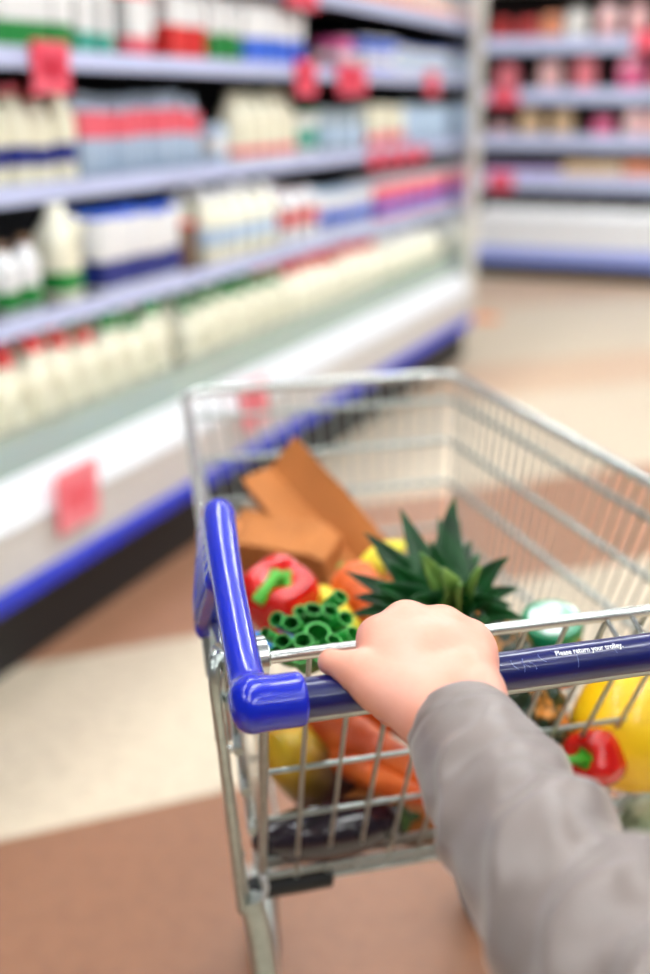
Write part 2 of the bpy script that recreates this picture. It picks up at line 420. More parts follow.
# middle shelf
run(s2, -0.3, 0.98, 'bottle', .092, .255, CREAM, PINK, NAVY, .2, .4, 'cream milk bottle with navy label on the middle shelf', 'navy label bottles on the middle shelf', rows=2)
run(s2, 1.0, 1.82, 'round', .085, .235, PBLUE, PBLUE, PINK, .48, .8, 'pale blue bottle with pink sleeve beside navy label bottles', 'pink sleeve bottles on the middle shelf', rows=2)
run(s2, 1.85, 2.07, 'pack', .1, .14, PBLUE, None, WHITE, .3, .7, 'low pale blue pack next to pink sleeve bottles', 'pale blue packs on the middle shelf')
run(s2, 2.09, 2.72, 'bottle', .1, .25, CREAM, CREAM, PINK, .1, .22, 'tall cream bottle with faint pink foot on the middle shelf', 'tall cream bottles on the middle shelf')
run(s2, 2.76, 2.98, 'pot', .085, .17, WHITE, GREEN, TEAL, .2, .6, 'white pot with green lid beside tall cream bottles', 'green lid pots on the middle shelf')
run(s2, 3.0, 3.56, 'pack', .13, .18, GREY, None, PBLUE, .2, .6, 'grey blue boxed pack on the middle shelf', 'grey blue packs on the middle shelf')
run(s2, 3.6, 4.2, 'pack', .14, .19, CREAM, None, PINK, .1, .35, 'beige boxed pack with pink foot on the middle shelf', 'beige packs on the middle shelf')
run(s2, 4.22, 4.62, 'bottle', .085, .2, PBLUE, GREY, None, 0, 0, 'grey blue bottle at the far end of the middle shelf', 'grey blue bottles at the far end')
# lower shelf
run(s3, -0.3, 0.5, 'bottle', .1, .235, WHITE, GREEN, GREEN, .12, .36, 'white bottle with green label at the left of the lower shelf', 'white green label bottles')
run(s3, 0.55, 0.76, 'round', .075, .2, WHITE, BROWN, GREEN, .1, .35, 'small white bottle with brown cap and green label', 'brown capped bottles on the lower shelf')
run(s3, 0.78, 1.04, 'jug', .115, .27, CREAM, CREAM, GREEN, .12, .32, 'large cream milk jug with green label on the lower shelf', 'large cream jugs on the lower shelf')
run(s3, 1.06, 1.6, 'pack', .087, .22, WHITE, BLUE, NAVY, .08, .42, 'white carton with navy lower half on the lower shelf', 'navy half cartons on the lower shelf', rows=2)
run(s3, 1.63, 1.8, 'pot', .08, .16, BROWN, RED, None, 0, 0, 'brown pot with red lid on the lower shelf', 'brown pots on the lower shelf')
run(s3, 1.83, 2.52, 'bottle', .095, .25, CREAM, WHITE, PBLUE, .25, .5, 'cream bottle with pale label on the lower shelf', 'cream pale label bottles', rows=2)
run(s3, 2.55, 2.95, 'carton', .085, .21, WHITE, RED, RED, .35, .62, 'white carton with red band on the lower shelf', 'red band cartons on the lower shelf', rows=2)
run(s3, 2.98, 3.75, 'pot', .09, .17, WHITE, PBLUE, BLUE, .2, .55, 'white pot with blue label on the lower shelf', 'blue label pots on the lower shelf', rows=2)
run(s3, 3.78, 4.62, 'pack', .1, .17, PINK, WHITE, BLUE, .2, .5, 'pink and blue pack on the lower shelf', 'pink and blue packs', rows=2)
# well at the bottom
zw = 0.464
run(zw, -0.5, 0.27, 'jug', .12, .30, CREAM, GREEN, GREEN, .05, .25, 'cream milk jug with green label in the bottom well', 'green label jugs in the well', rows=2, d0=.15)
run(zw, 0.3, 1.0, 'jug', .115, .31, CREAM, RED, BLUE, .06, .16, 'cream milk jug with red cap in the bottom well', 'red capped jugs in the well', rows=3, d0=.15)
run(zw, 1.0, 1.42, 'jug', .115, .31, CREAM, GREEN, BLUE, .06, .16, 'cream milk jug with green cap and blue label', 'green capped jugs in the well', rows=3, d0=.15)
run(zw, 1.55, 2.45, 'jug', .115, .30, CREAM, GREEN, None, 0, 0, 'plain cream milk jug with green cap, bottom well', 'plain green capped jugs', rows=3, d0=.15)
run(zw, 2.48, 3.7, 'bottle', .115, .31, CREAM, RED, None, 0, 0, 'cream milk bottle with red cap in bottom well', 'cream red capped bottles', rows=2, d0=.15)
run(zw, 3.74, 4.62, 'bottle', .11, .29, CREAM, WHITE, GREEN, .3, .4, 'cream milk bottle with thin green band, bottom well', 'cream green band bottles', rows=2, d0=.15)

# pink price cards
pink2 = mat('pale_pink_card', (250, 120, 134), 0.5, 0, var=0.1, scale=9, rgb2=(252, 150, 160))
def card(u, d, z, w, h, label, tilt=0.0):
    u = .957 * u - .03 if d < 0 else .9024 * u - .13
    root = MB().box((-w / 2, -0.004, -h / 2), (w / 2, 0.0, h / 2)).build('price_card', pink2 if d < 0 else pink, None, False, 0.0012)
    root.location = LC(u, d, z); root.rotation_euler = (tilt, 0, case_mx_rz)
    MB().box((-w * .3, -0.0052, -h * .22), (w * .3, -0.004, h * .2)).build('printed_panel', mat('pale_red_print', (246, 100, 116), .5, var=.1) if d < 0 else mat('red_print', (205, 30, 62), .5, var=.1), root, False)
    tag(root, label, 'price card')
card(0.42, -0.02, 0.40, .2, .17, 'large pink price card on the white lip at the left')
card(1.60, -0.02, 0.40, .2, .17, 'large pink price card on the white lip behind the trolley')
card(0.76, 0.10, 1.50, .17, .13, 'red price card hanging from upper shelf rail at the left')
card(2.66, 0.10, 1.50, .2, .13, 'red price card on upper shelf rail above the tall cream bottles')
card(3.22, 0.10, 1.50, .34, .12, 'wide red price card on upper shelf rail near the far end')
card(4.5, 0.10, 1.50, .2, .12, 'red price card on upper shelf rail beside the end panel')
card(2.62, 0.10, 1.80, .3, .1, 'red price card on the highest shelf rail')
for i, u in enumerate((3.55, 3.8, 4.05, 4.3)):
    card(u, 0.10, 1.16, .16, .08, ['small pink price card on middle rail, first of four from the left', 'small pink price card on middle rail, second of four from the left', 'small pink price card on middle rail, third of four from the left', 'small pink price card on middle rail, nearest the end panel'][i])

# ------------------------------------------------------------------ freezer case across the end of the aisle
A2 = R(112.0)
E2 = Vector((math.sin(A2), math.cos(A2), 0)); N2 = Vector((-E2.y, E2.x, 0)); B2 = Vector((1.374, 10.212, 0))
rz2 = math.atan2(E2.y, E2.x)
def FC(s_, d, z): return B2 + E2 * s_ + N2 * d + Vector((0, 0, z))
far = empty('meat_display_case', B2, rz2)
tag(far, 'open chilled meat case with dark interior across the end of the aisle', 'display case')
T0, T1 = -2.0, 3.0
SF = [0.80, 1.13, 1.49, 1.88]
MB().prism([(0.08, 0.0), (1.0, 0.0), (1.0, 0.13), (0.08, 0.13)], T0, T1).build('kick_plate', kick, far, False)
MB().prism([(0.0, 0.2), (0.0, 0.5), (0.05, 0.53), (0.12, 0.53), (0.12, 0.45), (0.9, 0.45), (0.9, 0.13), (0.02, 0.13)], T0, T1).build('base_tank', white_p, far, False)
MB().prism([(-0.03, 0.13), (-0.03, 0.23), (-0.01, 0.25), (0.02, 0.25), (0.02, 0.13)], T0, T1).build('bumper', mat('pale_blue_bumper', (150, 165, 236), .4), far, False)
MB().box((T0, 0.85, 0.13), (T1, 0.95, 2.4)).build('back_panel', mat('brown_dark_interior', (40, 30, 30), .7, var=.2, scale=5), far, False)  # dark colour stands in for the shade between the shelves
MB().prism([(0.15, 2.3), (0.15, 2.42), (0.95, 2.45), (0.95, 2.3)], T0, T1).build('canopy', white_p, far, False)
for z in SF:
    s = MB().box((T0, 0.265, z - 0.03), (T1, 0.85, z)).build('shelf', case_dark, far, False)
    MB().prism([(0.24, z - 0.09), (0.25, z + 0.02), (0.265, z + 0.02), (0.265, z - 0.09)], T0, T1).build('price_rail', lav_rail, s, False)
    if z < 1.2: MB().box((T0, .27, z - .042), (T1, .285, z - .032)).build('shelf_fill_light', fill_led, s, False)  # unseen strips added to brighten the far trays
def tray_mesh(w, dp, h, m):
    b = MB(); q, e = w / 2, dp / 2
    return b.add([(-q * .85, -e * .8, 0), (q * .85, -e * .8, 0), (q * .85, e * .8, 0), (-q * .85, e * .8, 0), (-q, -e, h * .6), (q, -e, h * .6), (q, e, h * .6), (-q, e, h * .6), (-q * .8, -e * .75, h), (q * .8, -e * .75, h), (q * .8, e * .75, h), (-q * .8, e * .75, h)],
        [(0, 3, 2, 1), (0, 1, 5, 4), (1, 2, 6, 5), (2, 3, 7, 6), (3, 0, 4, 7), (4, 5, 9, 8), (5, 6, 10, 9), (6, 7, 11, 10), (7, 4, 8, 11), (8, 9, 10, 11)]).mesh('tray', m, False)
MEAT = {'pink': (238, 128, 140), 'rose': (250, 190, 190), 'red': (200, 66, 66), 'orange': (236, 150, 110), 'white': (246, 236, 230), 'magenta': (226, 90, 140), 'tan': (224, 190, 150), 'lilac': (196, 170, 220), 'dark': (120, 60, 60)}
def frun(z, s0_, s1_, w, h, col, label, group, dp=.18, stack=1):
    key = ('tray', w, dp, h, col)
    me = cmesh(key, lambda: tray_mesh(w, dp, h, mat('meat_' + col, MEAT[col], .35, coat=.2, var=.2, scale=20)))
    n = max(1, int((s1_ - s0_) / (w + .01))); pitch = (s1_ - s0_) / n
    for i in range(n):
        for q in range(stack):
            o = link('meat_tray', me)
            o.location = FC(s0_ + pitch * (i + .5), .28 + dp / 2 + rnd.uniform(0, .02), z + q * (h + .001)); o.rotation_euler = (0, 0, rz2)
            tag(o, label + (', %s from left' % ORD[min(i, 19)] if n > 1 else ''), 'food tray', group)
frun(SF[3], -0.15, .28, .14, .17, 'red', 'dark red meat tray on the top shelf of the far case', 'red trays on the far top shelf')
frun(SF[3], .28, .45, .15, .2, 'orange', 'orange tray on the top shelf of the far case', 'orange trays on the far top shelf')
frun(SF[3], .48, .66, .17, .22, 'white', 'white wrapped tray beside orange tray, far top shelf', 'white trays on the far top shelf')
frun(SF[3], .7, 1.16, .15, .25, 'rose', 'tall pale rose packet on the top shelf of the far case', 'rose packets on the far top shelf')
frun(SF[3], 1.2, 2.4, .15, .2, 'orange', 'orange packet at the right end of the far top shelf', 'orange packets at the far right')
frun(SF[2], -.15, .18, .16, .2, 'pink', 'pink packet on the second shelf of the far case', 'pink packets on far second shelf')
frun(SF[2], .2, .55, .17, .22, 'rose', 'pale rose packet on the second shelf of the far case', 'rose packets on far second shelf')
frun(SF[2], .57, .74, .16, .24, 'pink', 'pink dome packet between pale rose and magenta packets', 'pink dome packets')
frun(SF[2], .9, 1.16, .2, .25, 'magenta', 'magenta pink packet at the right of the far second shelf', 'magenta packets on far second shelf')
frun(SF[2], 1.2, 2.4, .16, .2, 'pink', 'pink packet at the right end of the far second shelf', 'pink packets at the far right')
frun(SF[1], -.15, .1, .12, .1, 'rose', 'low pale tray at the left of the far third shelf', 'low pale trays')
frun(SF[1], .1, .62, .17, .2, 'tan', 'tan tray on the third shelf of the far case', 'tan trays on far third shelf')
frun(SF[1], .66, 1.0, .16, .15, 'magenta', 'magenta tray beside tan trays on the far third shelf', 'magenta trays on far third shelf')
frun(SF[1], 1.0, 2.4, .16, .2, 'rose', 'rose tray at the right of the far third shelf', 'rose trays on far third shelf')
frun(SF[0], -.15, .5, .15, .07, 'lilac', 'low lilac tray on the lowest shelf of the far case', 'lilac trays on far lowest shelf')
frun(SF[0], .52, 1.0, .15, .12, 'tan', 'tan tray on the lowest shelf of the far case', 'tan trays on far lowest shelf')
frun(SF[0], 1.02, 2.4, .15, .13, 'orange', 'orange tray at the right of the far lowest shelf', 'orange trays on far lowest shelf')
frun(.452, -.15, 2.4, .2, .1, 'white', 'white tray in the bottom well of the far case', 'white trays in the far well')
def fcard(s_, z, w, h, label):
    o = MB().box((-w / 2, -.005, -h / 2), (w / 2, 0, h / 2)).build('price_card', pink, None, False, .0012)
    o.location = FC(s_, .235, z); o.rotation_euler = (0, 0, rz2); tag(o, label, 'price card')
fcard(.02, 1.44, .24, .13, 'pink price card on second rail of the far case')
fcard(.02, .77, .22, .15, 'pink price card on lowest rail of the far case')
fcard(1.14, 1.86, .2, .16, 'red price card at right of the top rail of the far case')

st = MB().lathe([(.16, 0), (.16, .002), (.05, .0022)], 24).build('floor_sticker', mat('orange_floor_sticker', (245, 150, 90), .5), None, False)
st.location = P(478, 318, 1.42 / (sP + (318 - 487) / F_PX * cP)); st.location.z = 0.0005
tag(st, 'small orange round sticker on the floor beside the case end', 'floor sticker')

# ------------------------------------------------------------------ trolley
O = Vector((-0.049, 0.728, 0.0)); TA = R(74.15)
TE = Vector((math.sin(TA), math.cos(TA), 0)); TF = Vector((-TE.y, TE.x, 0))
def T(a, b, z): return O + TE * a + TF * b + Vector((0, 0, z))
rzT = math.pi / 2 - TA
trolley = empty('shopping_trolley', (O.x, O.y, 0), rzT)
tag(trolley, 'chrome wire shopping trolley with a blue plastic handle, filled with groceries', 'shopping trolley')
HZ = 1.03; HW = 0.64
# in the trolley's own frame: x = right along the handle, y = forward, z = up
bar = MB().tube([(x, 0, HZ) for x in np.linspace(0.03, HW - 0.03, 24)], 0.0142, 24).build('handle_bar', navy_pl, trolley)
MB().tube([(0.03, 0.0035, HZ - 0.0055), (HW - 0.03, 0.0035, HZ - 0.0055)], 0.0138, 20).build('handle_core', chrome2, bar)
def arm_fn(sgn, xc):
    key = [(0.0, 0.0, 0.0, .0138), (.005, .05, .004, .0128), (.017, .16, .018, .0130), (.029, .255, .033, .0145), (.034, .288, .036, .0150), (.036, .310, .026, .0152),
           (.035, .322, .004, .0148), (.031, .322, -.025, .0145), (.025, .308, -.052, .0138), (.021, .290, -.073, .0120)]
    pts = smooth_path([(xc + sgn * a, b, HZ + c) for a, b, c, r in key], 5); rad = lerp_list([k[3] for k in key], 5)
    def fn(Q):
        d = None
        for i in range(len(pts) - 1):
            q = sd_cone(Q, pts[i], pts[i + 1], rad[i], rad[i + 1]); d = q if d is None else np.minimum(d, q)
        # web between the arm and its down-turned end
        for t in (0, .2, .4, .6, .8, 1):
            a_ = np.array((xc + sgn * .016, .20, HZ + .010)) * (1 - t) + np.array((xc + sgn * .029, .28, HZ + .026)) * t
            b_ = np.array((xc + sgn * .020, .285, HZ - .06)) * (1 - t) + np.array((xc + sgn * .031, .315, HZ + .005)) * t
            d = smin(d, sd_cone(Q, a_, b_, .0122, .0122), .006)
        # elbow and sleeve round the bar
        ax = np.abs(Q[..., 0] - (xc + sgn * .0115)) - .0245
        rr = np.sqrt((Q[..., 1]) ** 2 + (Q[..., 2] - HZ) ** 2) - .0188
        e_ = .010 if True else 0
        far_ = np.where(sgn * (Q[..., 0] - xc) > .0115, .0035, .012)
        cyl = np.minimum(np.maximum(ax + far_, rr + far_), 0) + np.sqrt(np.maximum(ax + far_, 0) ** 2 + np.maximum(rr + far_, 0) ** 2) - far_
        return smin(d, cyl, .010)
    return fn
sdf_build('handle_arm', arm_fn(1, 0.0), (-.03, -.03, HZ - .1), (.07, .35, HZ + .06), .0016, blue_pl, trolley)
sdf_build('handle_arm', arm_fn(-1, HW), (HW - .07, -.03, HZ - .1), (HW + .03, .35, HZ + .06), .003, blue_pl, trolley)

# lettering wrapped round the bar
def wrap_text(txt, x0, length, ang, parent, r):
    cu = bpy.data.curves.new('t', 'FONT'); cu.body = txt; cu.offset = .016; cu.resolution_u = 4
    to = bpy.data.objects.new('t', cu); C.objects.link(to)
    dg = bpy.context.evaluated_depsgraph_get(); me = bpy.data.meshes.new_from_object(to.evaluated_get(dg))
    bpy.data.objects.remove(to)
    xs = [v.co.x for v in me.vertices]; sc = length / (max(xs) - min(xs)); mn = min(xs)
    bm = bmesh.new(); bm.from_mesh(me)
    bmesh.ops.subdivide_edges(bm, edges=[e for e in bm.edges if e.calc_length() > .15], cuts=2)
    for v in bm.verts:
        x = x0 + (v.co.x - mn) * sc; a = ang + (v.co.y * sc * 1.2) / r
        v.co = (x, -math.cos(a) * (r + .0004), HZ + math.sin(a) * (r + .0004))
    bm.to_mesh(me); bm.free(); me.name = 'lettering'; me.materials.append(mat('white_print', (245, 245, 250), .5, var=.01))
    return link('lettering', me, parent)
TXT = dict(x0=0.2205, length=0.0535, ang=R(53))
o = wrap_text('Please return your trolley.', TXT['x0'], TXT['length'], TXT['ang'], bar, .0142)
o['label'] = 'white lettering reading Please return your trolley.'
cr = MB()
for x, a0, a1, bow in ((.190, 28, 58, -.0015), (.194, 18, 52, .001), (.199, 30, 60, -.002), (.2035, 22, 46, .0015), (.212, 40, 66, -.002), (.222, 52, 72, .003), (.236, 12, 70, .0008), (.268, 38, 60, .0006)):
    pts = []
    for i in range(9):
        t = i / 8; a = R(a0 + (a1 - a0) * t); pts.append((x + bow * math.sin(math.pi * t) - .0045 * t * (1 if bow < .0007 or bow > .0012 else .2), -math.cos(a) * .01425, HZ + math.sin(a) * .01425))
    cr.tube(pts, .00014, 5)
o = cr.build('film_creases', mat('film_crease', (150, 165, 225), .4), bar); o['kind'] = 'stuff'; o['label'] = 'fine pale creases in the handle film'

def rod(name, pts, r, parent, m=chrome2, seg=10, sm=0):
    return MB().tube(smooth_path(pts, sm) if sm else pts, r, seg).build(name, m, parent)

# rear gate
def G(a, l): return (a, .128 + l * .5, 1.0 - l * .866)
rail = rod('gate_rail', [(.03, .128, 1.0), (HW - .03, .128, 1.0)], .0052, trolley, chrome, 14)
GL = .42
gl, gr = (lambda l: .037 + .1 * l), (lambda l: HW - .035 - .1 * l)
for side in (gl, gr):
    rod('gate_post', [G(side(0), 0), G(side(GL), GL)], .0046, rail, chrome2)
n = 15
for i in range(1, n):
    t = i / n
    rod('gate_wire', [G(gl(0) + t * (gr(0) - gl(0)), .004), G(gl(0) + t * (gr(0) - gl(0)) + .045 * (1 - t * 1.4) , GL + .004)], .0023, rail, chrome2, 8)
for l in (.19, .283, .372):
    rod('gate_crossbar', [(G(gl(l), l)[0], G(0, l)[1] + .004, G(0, l)[2]), (G(gr(l), l)[0], G(0, l)[1] + .004, G(0, l)[2])], .0026, rail, chrome2, 8)
for l, r_ in ((.405, .0042), (.428, .005)):
    rod('gate_bottom_rail', [G(gl(l), l), G(gr(l), l)], r_, rail, chrome2)
# child-seat hinge wires hanging from the rail, and the loop
for x in (.336, .360):
    rod('seat_hinge_wire', [(x, .128, 1.0), (x + .004, .108, .985), (x + .014, .095, .962)], .0022, rail, chrome, 8, 3)
rod('seat_loop', [(.372, .10, .985), (.372, .09, 1.0), (.38, .085, 1.007), (.392, .085, 1.003), (.396, .09, .985)], .0022, rail, chrome, 8, 5)
for x in (.035, HW - .035):
    h_ = MB().tube([(x - .005, .128, 1.002), (x + .003, .128, 1.002)], .0165, 24).build('hinge_washer', chrome, rail, True)
    MB().tube([(x + .003, .128, 1.002), (x + .006, .128, 1.002)], .009, 20).build('hinge_nut', chrome2, h_)

# basket walls: rim corners measured from the photograph
RZ = .972
NL, FL_, FR_, NR = (.012, .16), (.150, 1.165), (.612, 1.172), (.622, .17)
BZ = .655
bNL, bFL, bFR, bNR = (.075, .34), (.19, 1.07), (.565, 1.075), (.565, .34)
rimpts = [(.020, .222, .88), (.013, .200, .94), (.016, .215, .965), (.030, .30, RZ), (.133, 1.06, RZ), (.146, 1.13, RZ), (.178, 1.163, RZ), (.23, 1.166, RZ), (.53, 1.174, RZ), (.585, 1.172, RZ), (.608, 1.14, RZ), (.612, 1.08, RZ), (.618, .30, RZ), (.622, .215, .965), (.622, .20, .94), (.615, .222, .88)]
def arc_poly(pts, r=.05):
    return smooth_path(pts, 5)
rim = rod('basket_rim', arc_poly(rimpts), .0075, trolley, chrome, 12)
def lp(p, q, t): return tuple(p[i] + (q[i] - p[i]) * t for i in range(len(p)))
def w3(p, z): return (p[0], p[1], z)
def wall(p0, p1, q0, q1, n, parent):
    for i in range(1, n):
        t = i / n
        a, b = lp(p0, p1, t), lp(q0, q1, t)
        rod('basket_wire', [w3(a, RZ), w3(b, BZ), ], .0021, parent, chrome2, 6)
wall(NL, FL_, bNL, bFL, 34, rim)
wall(NR, FR_, bNR, bFR, 34, rim)
wall(FL_, FR_, bFL, bFR, 17, rim)
for t, r_ in ((.13, .0048), (.34, .0048), (.55, .0048), (.78, .0044)):
    z = RZ + (BZ - RZ) * t
    ring = [lp(rp[:2], bq, t) for rp, bq in ((NL, bNL), (FL_, bFL), (FR_, bFR), (NR, bNR))]
    A_, B_, C_, D_ = ring
    pts = [w3(A_, z), w3(lp(A_, B_, .5), z), w3(lp(A_, B_, .93), z), w3(lp(lp(A_, B_, .99), lp(B_, C_, .03), .5), z), w3(lp(B_, C_, .12), z), w3(lp(B_, C_, .88), z), w3(lp(lp(B_, C_, .97), lp(D_, C_, .99), .5), z), w3(lp(D_, C_, .93), z), w3(lp(D_, C_, .5), z), w3(D_, z)]
    rod('basket_hoop', arc_poly(pts), r_, rim, chrome2, 8)
# bottom grid
bot = rod('basket_bottom_frame', [w3(bNL, BZ), w3(bFL, BZ), w3(bFR, BZ), w3(bNR, BZ), w3(bNL, BZ)], .0042, trolley, chrome2, 8)
for i in range(1, 18):
    t = i / 18
    rod('bottom_wire', [w3(lp(bNL, bNR, t), BZ), w3(lp(bFL, bFR, t), BZ)], .0021, bot, chrome2, 6)
for t in (.12, .3, .5, .7, .9):
    rod('bottom_crossbar', [w3(lp(bNL, bFL, t), BZ - .004), w3(lp(bNR, bFR, t), BZ - .004)], .003, bot, chrome2, 6)
# outer frame tubes by the handle
for sg, x0 in ((1, 0.0), (-1, HW)):
    rod('frame_tube', [(x0 + sg * .03, .21, .958), (x0 + sg * .012, .195, .97), (x0 + sg * .007, .186, .955), (x0 + sg * .016, .205, .88), (x0 + sg * .046, .288, .645)], .0050, trolley, chrome2, 10, 5)
    rod('frame_stay', [(x0 + sg * .024, .285, .985), (x0 + sg * .020, .24, .93), (x0 + sg * .030, .24, .80), (x0 + sg * .052, .29, .652)], .0034, trolley, chrome2, 8, 5)
    rod('arm_tube', [(x0 + sg * .021, .290, .965), (x0 + sg * .020, .282, .945), (x0 + sg * .022, .276, .915)], .0062, trolley, chrome2, 12)
    for q in ((x0 + sg * .0225, .222, .868), (x0 + sg * .041, .268, .724), (x0 + sg * .051, .292, .655)):
        MB().lathe([(.001, -.005), (.005, -.003), (.0055, 0), (.005, .003), (.001, .005)], 10).build('weld_bead', chrome, trolley).location = q
    # chassis leg and caster
    MB().tube(smooth_path([(x0 + sg * .056, .292, .655), (x0 + sg * .066, .285, .58), (x0 + sg * .085, .255, .35), (x0 + sg * .09, .23, .2)], 5), .0125, 14).build('chassis_leg', chrome2, trolley)
    fx = .222 if sg == 1 else .625
    MB().tube(smooth_path([(x0 + sg * .09, .23, .2), (x0 + sg * .10, .33, .17), (fx, 1.0, .17)], 5), .0125, 12).build('chassis_rail', chrome2, trolley)
    for (cx, cy) in ((x0 + sg * .09, .23), (fx, 1.0)):
        fk = MB().box((cx - .022, cy - .02, .045), (cx - .017, cy + .02, .15)).box((cx + .017, cy - .02, .045), (cx + .022, cy + .02, .15)).box((cx - .022, cy - .02, .15), (cx + .022, cy + .02, .165)).build('caster_fork', chrome2, trolley, False)
        MB().tube([(cx - .014, cy, .055), (cx + .014, cy, .055)], .055, 24).build('caster_wheel', rubber, fk)
    MB().tube([(fx, 1.0, .17), (fx, .99, .4), (fx, .98, .65)], .009, 10).build('front_strut', chrome2, trolley)
# black plastic roller on the bottom rail
lo_ = .432
MB().tube([G(.062, lo_), G(.068, lo_), G(.072, lo_), G(.150, lo_), G(.154, lo_), G(.156, lo_)], [.008, .0125, .0125, .0125, .0125, .0095], 20).build('black_sleeve', black_pl, trolley)
# worn white cord tied at the corner
cp = []
for i in range(60):
    t = i / 59; b_ = G(.075 + .004 * math.sin(t * 3), .395 + .05 * t)
    cp.append((b_[0] + .0022 * math.cos(i * 1.3), b_[1] - .008 - .008 * t + .0022 * math.sin(i * 1.3), b_[2]))
MB().tube(cp, .0018, 6).build('white_cord', mat('white_cord', (222, 224, 226), .7), trolley)

# ------------------------------------------------------------------ groceries
# red pepper
def pepper(name, label, loc, axis, rad, m, stem_dir, seedv=0.0, ht=1.05):
    ns, nr = 48, 26; b = MB(); vs = []
    for i in range(nr + 1):
        ph = math.pi * i / nr
        for k in range(ns):
            th = 2 * math.pi * k / ns
            lobe = 1 + .05 * math.cos(4 * th + seedv) * math.sin(ph) + .02 * math.cos(2 * th + 1 + seedv)
            rho = max(0, math.sin(ph)) ** .82 * rad * lobe * (1 - .10 * (1 - math.cos(ph)) / 2 * 1.2)
            z = math.cos(ph) * rad * ht
            if ph < math.pi / 2:
                z -= rad * .5 * math.exp(-(rho / (rad * .45)) ** 2)
                z += rad * .06 * math.cos(4 * th + seedv) * math.sin(ph)
            else: z += rad * .3 * math.exp(-(rho / (rad * .35)) ** 2)
            vs.append((rho * math.cos(th), rho * math.sin(th), z))
    fs = [(i * ns + k, i * ns + (k + 1) % ns, (i + 1) * ns + (k + 1) % ns, (i + 1) * ns + k) for i in range(nr) for k in range(ns)]
    b.add(vs, fs)
    o = b.build(name, m)
    q = Vector(axis).normalized().to_track_quat('Z', 'Y'); o.rotation_mode = 'QUATERNION'; o.rotation_quaternion = q; o.location = loc
    g = mat('pepper_stem_green', (70, 168, 40), .45, var=.2, scale=40)
    z0 = rad * ht - rad * .5
    cal = MB(); ns2 = 30; vv = []
    for i, (rr, zz) in enumerate(((.02, .05), (.18, .05), (.34, .06), (.42, .02), (.38, -.02))):
        for k in range(ns2):
            th = 2 * math.pi * k / ns2; ll = 1 + .16 * math.cos(5 * th)
            vv.append((rad * rr * ll * math.cos(th), rad * rr * ll * math.sin(th), z0 + rad * (zz + rr * .32)))
    cal.add(vv, [(i * ns2 + k, i * ns2 + (k + 1) % ns2, (i + 1) * ns2 + (k + 1) % ns2, (i + 1) * ns2 + k) for i in range(4) for k in range(ns2)] + [tuple(range(ns2))])
    cal.build('calyx', g, o)
    sd = q.inverted() @ Vector(stem_dir).normalized()
    s0v = Vector((0, 0, z0 + rad * .02)); L_ = rad * 1.0
    MB().tube(smooth_path([s0v, s0v + Vector((0, 0, 1)) * L_ * .3 + sd * L_ * .1, s0v + Vector((0, 0, .42)) * L_ + sd * L_ * .55, s0v + Vector((0, 0, .4)) * L_ + sd * L_ * .95], 4), lerp_list([rad * .2, rad * .14, rad * .14, rad * .17], 4), 12).build('stem', g, o)
    tag(o, label, 'pepper'); return o
red_p = mat('red_pepper_skin', (214, 22, 18), .16, coat=.5, var=.1, scale=9)
pepper('bell_pepper', 'shiny red bell pepper with a green stem behind the blue handle arm', P(279, 598, 1.33), Vector((.05, -.42, .9)), .046, red_p, Vector((-.55, -.6, -.6)), .4)
pepper('bell_pepper', 'small red pepper behind the rear wires below the handle text', P(596, 758, 1.2), Vector((-.7, -.6, .3)), .032, red_p, Vector((-1, -.3, .1)), .9)

